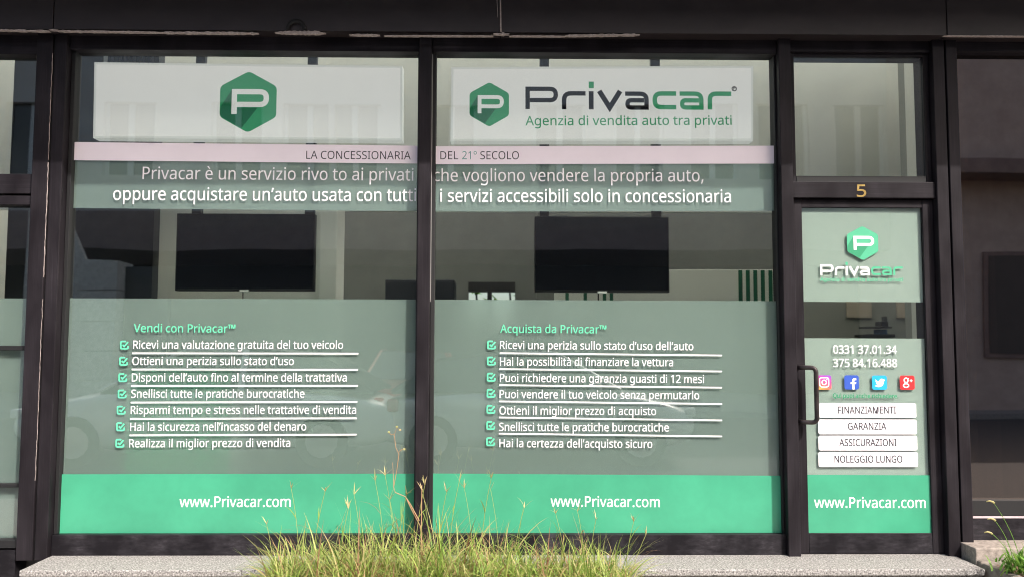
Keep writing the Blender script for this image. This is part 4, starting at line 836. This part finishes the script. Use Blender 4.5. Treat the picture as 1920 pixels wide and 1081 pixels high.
def blade(mb, base, az, lean, L, wd, curl, n=4):
    p = Vector(base); d = Vector((math.cos(az), math.sin(az), 0)); side = Vector((-d.y, d.x, 0)); k = len(mb.v)
    ang = lean
    for i in range(n+1):
        t = i/n; ww = wd*(1-t**1.5)*(.6+.8*t if t < .5 else 1)+.0003
        mb.v.append(tuple(p-side*ww/2)); mb.v.append(tuple(p+side*ww/2))
        p = p+(d*math.sin(ang)+Vector((0, 0, 1))*math.cos(ang))*L/n; ang += curl/n
    for i in range(n): mb.f.append((k+2*i, k+2*i+1, k+2*i+3, k+2*i+2))
    return p
def culm(mb, hb, base, az, lean, L, curl, heads=4, r=.0019):
    """a flowering grass stem: thin bent tube, a few leaf blades, a spray of finger-like spikes"""
    p = Vector(base); d = Vector((math.cos(az), math.sin(az), 0)); ang = lean; pts = [p.copy()]
    n = 6
    for i in range(n):
        p = p+(d*math.sin(ang)+Vector((0, 0, 1))*math.cos(ang))*L/n; ang += curl/n; pts.append(p.copy())
    mb.tube(pts, r, 4, r*.6)
    for i in (1, 2, 3, 4):
        if rn.random() < .9: blade(mb, pts[i], rn.uniform(0, 6.28), rn.uniform(.4, 1.0), rn.uniform(.07, .17), .007, rn.uniform(.3, 1.4), 4)
    for h in range(heads):
        a = rn.uniform(0, 6.28); l = rn.uniform(.03, .07)
        blade(hb, pts[-1], a, rn.uniform(.2, 1.0), l, .0065, rn.uniform(-.2, .9), 3)
rn = random.Random(11)
def dens(px):
    # how tall the tuft stands along the planter, in metres
    xs = [(470, .1), (520, .2), (600, .22), (680, .26), (760, .25), (800, .27), (860, .25), (930, .25), (1000, .2), (1080, .2), (1150, .18), (1200, .08)]
    for (a, ha), (b, hb) in zip(xs, xs[1:]):
        if a <= px <= b: return ha+(hb-ha)*(px-a)/(b-a)
    return .05
g = MB(); 
for cl in range(900):
    pxx = rn.uniform(508, 1190); yy = rn.uniform(-.90, -.40); x = X(pxx, 1050, yy)
    if not GX0+.06 < x < GX1-.06: continue
    hgt = dens(pxx)*rn.choice((.8, 1.1, 1.4, 1.65)); az0 = rn.uniform(0, 6.28)
    for b in range(rn.randint(4, 9)):
        L = hgt*rn.uniform(.5, 1.15)
        blade(g, (x+rn.gauss(0, .012), min(-.39, max(-.94, yy+rn.gauss(0, .012))), ZP-.03), az0+rn.gauss(0, 1.3), abs(rn.gauss(.3, .38)), L, rn.choice((.0035, .005, .007, .0095, .012)), rn.uniform(.3, 3.0), 6)
for b in range(3200):    # low dry mat
    yy = rn.uniform(-.93, -.40); x = rn.uniform(GX0+.06, GX1-.06)
    blade(g, (x, yy, ZP-.03), rn.uniform(0, 6.28), rn.uniform(.3, 1.3), rn.uniform(.05, .14), rn.uniform(.004, .008), rn.uniform(.2, 1.6), 3)
for px_, az_, nn in ((520, math.pi, 26), (545, 2.7, 14), (575, math.pi, 12), (1165, .3, 14), (1182, 0, 10)):   # clumps leaning out at the ends
    for b in range(nn):
        yy = rn.uniform(-.7, -.42); blade(g, (X(px_, 1050, yy)+rn.gauss(0, .015), yy, ZP-.03), az_+rn.gauss(0, .35), rn.uniform(.15, .9), rn.uniform(.16, .34), rn.uniform(.005, .009), rn.uniform(.3, 1.4), 6)
for b in range(300):    # hanging over the rim
    yy = rn.uniform(-.45, -.38); x = rn.uniform(GX0+.05, GX1-.05)
    blade(g, (x, yy, ZP-.03), rn.uniform(.6, 2.5), rn.uniform(.5, 1.1), rn.uniform(.08, .2), rn.uniform(.004, .007), rn.uniform(.4, 1.3), 4)
tag(g.build('grass', M['grass']), kind='stuff')
# flowering stems one can count
CU = [(560, 918, -.45), (498, 985, -.55), (612, 925, -.42), (640, 955, -.5), (668, 930, -.5), (700, 905, -.5), (722, 895, -.4), (735, 940, -.6), (758, 930, -.45), (786, 912, -.5), (792, 925, -.42),
      (830, 925, -.55), (845, 905, -.5), (872, 918, -.45), (918, 900, -.5), (925, 920, -.42), (985, 955, -.5), (1040, 965, -.45), (1090, 960, -.5), (1112, 975, -.5), (1190, 980, -.5), (1212, 1005, -.6)]
WHERE = {560: 'below the web address in the left window', 498: 'fanning out at the left end of the planter', 612: 'above the middle of the left green band', 640: 'low before the left green band', 668: 'midway along the left green band',
         700: 'reaching up before the left green band', 722: 'tallest just left of the thin dry stalk', 735: 'short and bent beneath the thin dry stalk', 758: 'between the thin dry stalk and the mullion', 786: 'touching the left edge of the mullion',
         792: 'in front of the foot of the mullion', 830: 'just right of the mullion', 845: 'tall, right of the mullion', 872: 'second clump right of the mullion', 918: 'forked tall head before the right green band', 925: 'behind the forked tall head',
         985: 'short, left of the right web address', 1040: 'under the start of the right web address', 1090: 'under the middle of the right web address', 1112: 'dark tipped, under the right web address', 1190: 'near the right end of the planter', 1212: 'leaning out past the right end of the planter'}
for px, py, yy in CU:
    tip = P(px, py, yy); zb = ZP-.03
    bx = tip.x+rn.uniform(-.07, .07); bx = min(GX1-.07, max(GX0+.07, bx))
    t = thing('grass_stem', 'pale green flowering grass stem '+WHERE[px], 'grass stem', (bx, yy, zb), 'flowering grass stems in the long planter')
    mb, hb = MB(), MB(); dx = tip.x-bx; L = math.hypot(dx, tip.z-zb)*1.03
    culm(mb, hb, (bx, yy, zb), 0 if dx > 0 else math.pi, max(0, math.atan2(abs(dx), tip.z-zb)-.12), L, .24, rn.randint(3, 7))
    mb.build('stem', M['grass'], t); hb.build('seed_head', M['straw'], t)
# thin dry branching stalk before the left list
t = thing('dry_stalk', 'thin dry twisted stalk standing above the grass in front of the left window', 'stalk', (X(775, 1040, -.45), -.45, ZP-.03))
q = lambda x, y: P(x, y, -.45)
mb = MB(); mb.tube([q(788, 985), q(772, 955), q(760, 930), q(741, 922), q(738, 912), q(744, 880), q(748, 850), q(742, 838), q(739, 812)], .0026, 5, .0016)
mb.tube([q(748, 846), q(753, 842), q(758, 841)], .0018, 4); mb.tube([q(739, 813), q(733, 814), q(729, 809)], .0018, 4); mb.tube([q(740, 812), q(744, 800), q(750, 805)], .0014, 4)
mb.tube([q(738, 912), q(737, 880), q(736, 866)], .0014, 4); mb.tube([q(788, 985), q(792, 1020), q(792, 1064)], .003, 5)
M['twig'] = plain('dry_twig', (.40, .24, .13), .8)
mb.build('stem', M['twig'], t)
hb = MB()
for x, y in ((758, 841), (729, 809), (744, 799), (750, 805)): hb.box(q(x-2, y).x, q(x+2, y).x, -.453, -.447, q(x, y+1.5).z, q(x, y-1.5).z, .001)
hb.build('seed_head', M['straw'], t)
t = thing('dry_stalk', 'straight pinkish dry stalk rising in front of the mullion foot', 'stalk', (X(790, 1040, -.5), -.5, ZP-.03))
q = lambda x, y: P(x, y, -.5)
MB().tube([q(789, 1060), q(790, 985), q(791, 908)], .004, 5, .0018).tube([q(786, 975), q(770, 945), q(760, 930)], .003, 5, .002).build('stem', M['twig'], t)
# weeds in the right planter
for (x0, y0, x1, y1, lb) in ((1912, 1010, 1862, 940, 'tall thin weed with a yellow drooping head before the bronze window'), (1900, 1015, 1864, 973, 'shorter weed stem with a small yellow head, lower left of the tallest weed'), (1898, 1018, 1858, 998, 'low weed stem with a bent yellowish tip over the stone sill')):
    t = thing('weed_stem', lb, 'weed', (X(x0, y0, -.4), -.4, ZP-.03), 'weed stems in the right planter')
    q = lambda x, y: P(x, y, -.4)
    a, b = q(x0, y0+35), q(x1, y1); m_ = (a+b)/2+Vector((.03, 0, .01))
    pts = [a*(1-s)**2+m_*2*s*(1-s)+b*s*s for s in (0, .15, .3, .45, .6, .75, .9, 1)]
    MB().tube(pts, .0022, 5, .0014).build('stem', M['weed'], t)
    MB().tube([b+Vector((.006, 0, -.006)), b, b+Vector((-.018, 0, .006)), b+Vector((-.035, 0, .002))], .006, 7, .003).build('seed_head', M['straw'], t, True)
t = thing('leafy_weed', 'bushy bright green weed at the right edge in the planter', 'weed', (X(1915, 1060, -.45), -.45, ZP-.03))
mb = MB(); bx = X(1914, 1060, -.45)
for i in range(110):
    base = (bx+rn.gauss(0, .05), -.45+rn.gauss(0, .05), ZP-.03+rn.random()*.1)
    blade(mb, base, rn.uniform(0, 6.28), rn.uniform(.1, 1.0), rn.uniform(.05, .12), rn.uniform(.012, .022), rn.uniform(.2, 1.2), 4)
for i in range(14):
    blade(mb, (bx+rn.gauss(0, .05), -.45, ZP), rn.uniform(2.2, 4.0), rn.uniform(.1, .5), rn.uniform(.1, .2), .012, rn.uniform(.3, .8), 5)
mb.build('leaves', M['weed'], t)

# ------------------------------------------------------------------ the far side of the street, seen in the glass
YO = -17.0
M['facade'] = mat_noise('pale_facade', [(.3, (.50, .46, .42)), (.7, (.62, .58, .53))], ns=2, rough=.9)
M['spandrel'] = mat_noise('brown_spandrel', [(.3, (.20, .135, .12)), (.7, (.30, .21, .18))], ns=3, rough=.7)
M['pier'] = mat_noise('pier_stone', [(.3, (.52, .48, .42)), (.7, (.78, .73, .65))], ns=14, rough=.9)
M['darkglass'] = plain('dark_glazing', (.02, .022, .025), .15)
op = thing('street_building', 'pale building across the street with a dark arcade and brown band', 'building', (0, YO-2, 0))
z_s0, z_s1 = V(960, 470, YO).z, V(960, 398, YO).z
MB().box(-30, 30, YO-.4, YO, z_s0, z_s1).build('spandrel', M['spandrel'], op)
MB().box(-30, 30, YO-5.0, YO-4.8, 0, 11.2).build('arcade_wall', M['blackpanel'], op)
MB().box(-30, 30, YO-4.8, YO-.01, z_s0+.05, z_s0+.2).build('arcade_ceiling', M['spandrel'], op)
for x in (-27, -20, 16, 24):
    MB().box(x, x+.7, YO-.5, YO-.02, 0, z_s0+.04).build('pier', M['spandrel'], op)
zw0, zw1, zt_ = z_s1+.9, z_s1+2.9, 11.0
ws = [V(p, 200, YO).x for p in (-500, -330, -160, 10, 195, 400, 530, 615, 800, 1000, 1150, 1290, 1420, 1560, 1700, 1900, 2080, 2260)]
wd_ = 1.35; mb = MB(); prev = -30
for x in ws:
    mb.box(prev, x, YO-.4, YO-.02, zw0, zw1); prev = x+wd_
mb.box(prev, 30, YO-.4, YO-.02, zw0, zw1); mb.box(-30, 30, YO-.4, YO-.02, z_s1+.002, zw0); mb.box(-30, 30, YO-.4, YO-.02, zw1, zt_)
mb.build('wall', M['facade'], op)
for x in ws:
    w_ = MB().box(x, x+.09, YO-.25, YO-.15, zw0, zw1).box(x+wd_-.09, x+wd_, YO-.25, YO-.15, zw0, zw1).box(x+.6, x+.75, YO-.25, YO-.15, zw0, zw1).build('window', M['signcase'], op)
    MB().box(x+.09, x+wd_-.09, YO-.24, YO-.22, zw0, zw1).build('pane', M['darkglass'], w_)
MB().box(-30.2, 30.2, YO-5, YO+.25, zt_, zt_+.3).build('roof', M['spandrel'], op)
struct('far_pavement', MB().box(-30, 30, YO-4.8, -13.4, -.3, 0), M['paving'])
# stone clad pier standing forward on the left
a, b = V(128, 560, -13.6), V(214, 560, -13.6); zt2 = V(150, 488, -13.6).z
t = thing('stone_pier', 'stone clad wall pier mirrored in the left of the shop window', 'pier', ((a.x+b.x)/2, -14, 0))
mb = MB(); k = 5; hh = zt2/k
for i in range(k): mb.box(a.x-.02, b.x, -14.4, -13.6, i*hh+.01, (i+1)*hh-.008, .01)
sl_ = [V(q[0], q[1], -13.75) for q in ((60, 396), (124, 398), (130, 410), (162, 491))]; mb.slab([(q.x, q.z) for q in sl_]+[(sl_[-1].x, .001), (sl_[0].x, .001)], -13.75, -13.62)
mb.build('cladding', M['pier'], t)
MB().box(b.x+.01, b.x+1.0, -14.2, -14.0, 0, zt2-.1, .01).build('door', M['shelf'], t)

# ------------------------------------------------------------------ parked cars, seen only mirrored in the glass
M['tyre'] = plain('tyre', (.02, .02, .02), .8); M['rim'] = plain('alloy_rim', (.5, .5, .52), .3, metallic=.8)
M['carglass'] = plain('car_glass', (.02, .025, .028), .06); M['lamp'] = plain('headlight_glass', (.7, .72, .75), .08); M['redlamp'] = plain('tail_light', (.45, .01, .01), .15)
def paint(name, c):
    m, nt, b, out = nodes(name); b.inputs['Base Color'].default_value = (*c, 1); b.inputs['Roughness'].default_value = .3; b.inputs['Coat Weight'].default_value = .8; b.inputs['Coat Roughness'].default_value = .04
    n = N(nt, 'ShaderNodeTexNoise', Scale=300); r = ramp(nt, n.outputs[0], [(.4, tuple(x*.96 for x in c)), (.6, c)]); nt.links.new(r.outputs[0], b.inputs['Base Color']); return m
def car(label, col, loc, rz, L=4.2, H=1.5, W=1.78):
    t = thing('parked_car', label, 'car', (0, 0, 0), 'cars parked along the street')
    h = W/2; pm = paint('car_paint_'+label.split()[0], col)
    st_ = [(-.50, .40, .62, .70), (-.49, .30, .74, .84), (-.42, .2, .88, .96), (-.30, .2, .92, 1.0), (-.1, .2, .95, 1.0), (.1, .2, .95, 1.0), (.22, .2, .94, 1.0), (.32, .2, .88, .99), (.43, .22, .76, .93), (.485, .32, .66, .80), (.50, .42, .58, .66)]
    mb = MB(); k = 0
    for x, zb, zt3, wf in st_:
        ring = [(0, zb), (wf*h*.9, zb), (wf*h, zb+.12), (wf*h*1.0, (zb+zt3)/2+.03), (wf*h*.95, zt3-.05), (wf*h*.86, zt3), (0, zt3+.03)]
        full = ring+[(-u, z) for u, z in ring[-2:0:-1]]
        mb.v += [(x*L, u, z) for u, z in full]
    n = 12
    for i in range(len(st_)-1):
        for j in range(n): mb.f.append((i*n+j, (i+1)*n+j, (i+1)*n+(j+1) % n, i*n+(j+1) % n))
    mb.f.append(tuple(range(n))); mb.f.append(tuple(range((len(st_)-1)*n, len(st_)*n))[::-1])
    body = mb.build('body', pm, t, True)
    s = body.modifiers.new('s', 'SUBSURF'); s.levels = 1; s.render_levels = 2
    # cabin: glass loft, roof skin and pillars
    cab = [(-.44, .93, .9, .93), (-.30, .95, .86, 1.36), (-.10, .96, .84, 1.46), (.06, .96, .82, 1.44), (.26, .93, .84, .95)]
    mb = MB()
    for x, zb, wf, zt3 in cab:
        zt3 = zt3*H/1.5; mb.v += [(x*L, -h*.88, zb-.03), (x*L, -h*(.66 if zt3 > 1.2 else .86), zt3), (x*L, h*(.66 if zt3 > 1.2 else .86), zt3), (x*L, h*.88, zb-.03)]
    for i in range(4):
        for j in range(3): mb.f.append((i*4+j, i*4+4+j, i*4+5+j, i*4+1+j))
    mb.build('glazing', M['carglass'], t)
    mb = MB(); pil = MB()
    for sgn in (-1, 1):
        line = [Vector((x*L, sgn*h*(.67 if z > 1.2 else .87), z*H/1.5)) for x, _, _, z in cab]
        mb.tube(line[2:], .026, 6); pil.tube(line[:3], .02, 6)
        mb.tube([Vector((-.10*L, sgn*h*.68, 1.45*H/1.5)), Vector((-.10*L, sgn*h*.90, .93))], .045, 6)
    for i in (1, 2):
        a, b = cab[i], cab[i+1]
        mb.face([(a[0]*L, -h*.66, a[3]*H/1.5+.012), (b[0]*L, -h*.66, b[3]*H/1.5+.012), (b[0]*L, h*.66, b[3]*H/1.5+.012), (a[0]*L, h*.66, a[3]*H/1.5+.012)])
    mb.build('roof', pm, t); pil.build('rear_pillars', M['tyre'], t)
    for x in (-.31*L, .315*L):
        for sgn in (-1, 1):
            y = sgn*(h-.10); mb = MB(); mb.tube([(x, y-.1, .32), (x, y+.1, .32)], .32, 20); wl_ = mb.build('wheel', M['tyre'], t)
            mb = MB(); mb.tube([(x, y+sgn*.09, .32), (x, y+sgn*.115, .32)], .2, 14); mb.build('rim', M['rim'], wl_)
    for sgn in (-1, 1):
        MB().box(.462*L, .495*L, sgn*h*.50, sgn*h*.80, .60, .72, .03).build('headlight', M['lamp'], t)
        MB().box(-.498*L, -.47*L, sgn*h*.55, sgn*h*.84, .68, .84, .03).build('tail_light', M['redlamp'], t)
        MB().box(.16*L, .20*L, sgn*h*.93, sgn*h*1.08, .93, 1.05, .03).build('mirror', pm, t)
    MB().box(.496*L, .503*L, -.26, .26, .42, .53, .003).build('number_plate', M['signcase'], t)
    t.location = loc; t.rotation_euler = (0, 0, rz)
    return t
car('pearl white hatchback mirrored across the lower left window', (.80, .80, .78), (-3.75, -6.5, ZR), math.pi, 4.9)
car('silver hatchback mirrored across the lower right window', (.62, .62, .62), (.45, -6.6, ZR), 0)
car('red car mirrored beside the mullion, parked behind the others', (.42, .02, .02), (-1.6, -11.0, ZR), math.pi/2)

M['brownwall'] = mat_noise('brown_render', [(.3, (.46, .35, .30)), (.7, (.58, .46, .39))], ns=3, rough=.9)
t = thing('brown_building', 'brown rendered building mirrored in the bronze tinted window at the right edge', 'building', (15, -17, 0))
MB().box(10.2, 22, -19, -14.5, 0, 9.5).build('wall', M['brownwall'], t)
MB().box(10.1, 22.2, -14.499, -13.6, 5.3, 5.6).build('balcony', M['spandrel'], t)
for i in range(4):
    w_ = MB().box(11.2+i*2.4, 12.5+i*2.4, -14.498, -14.44, 1.2, 3.6).build('window', M['spandrel'], t); MB().box(11.3+i*2.4, 12.4+i*2.4, -14.4395, -14.43, 1.3, 3.5).build('pane', plain('brown_blind', (.10, .08, .07), .6), w_)
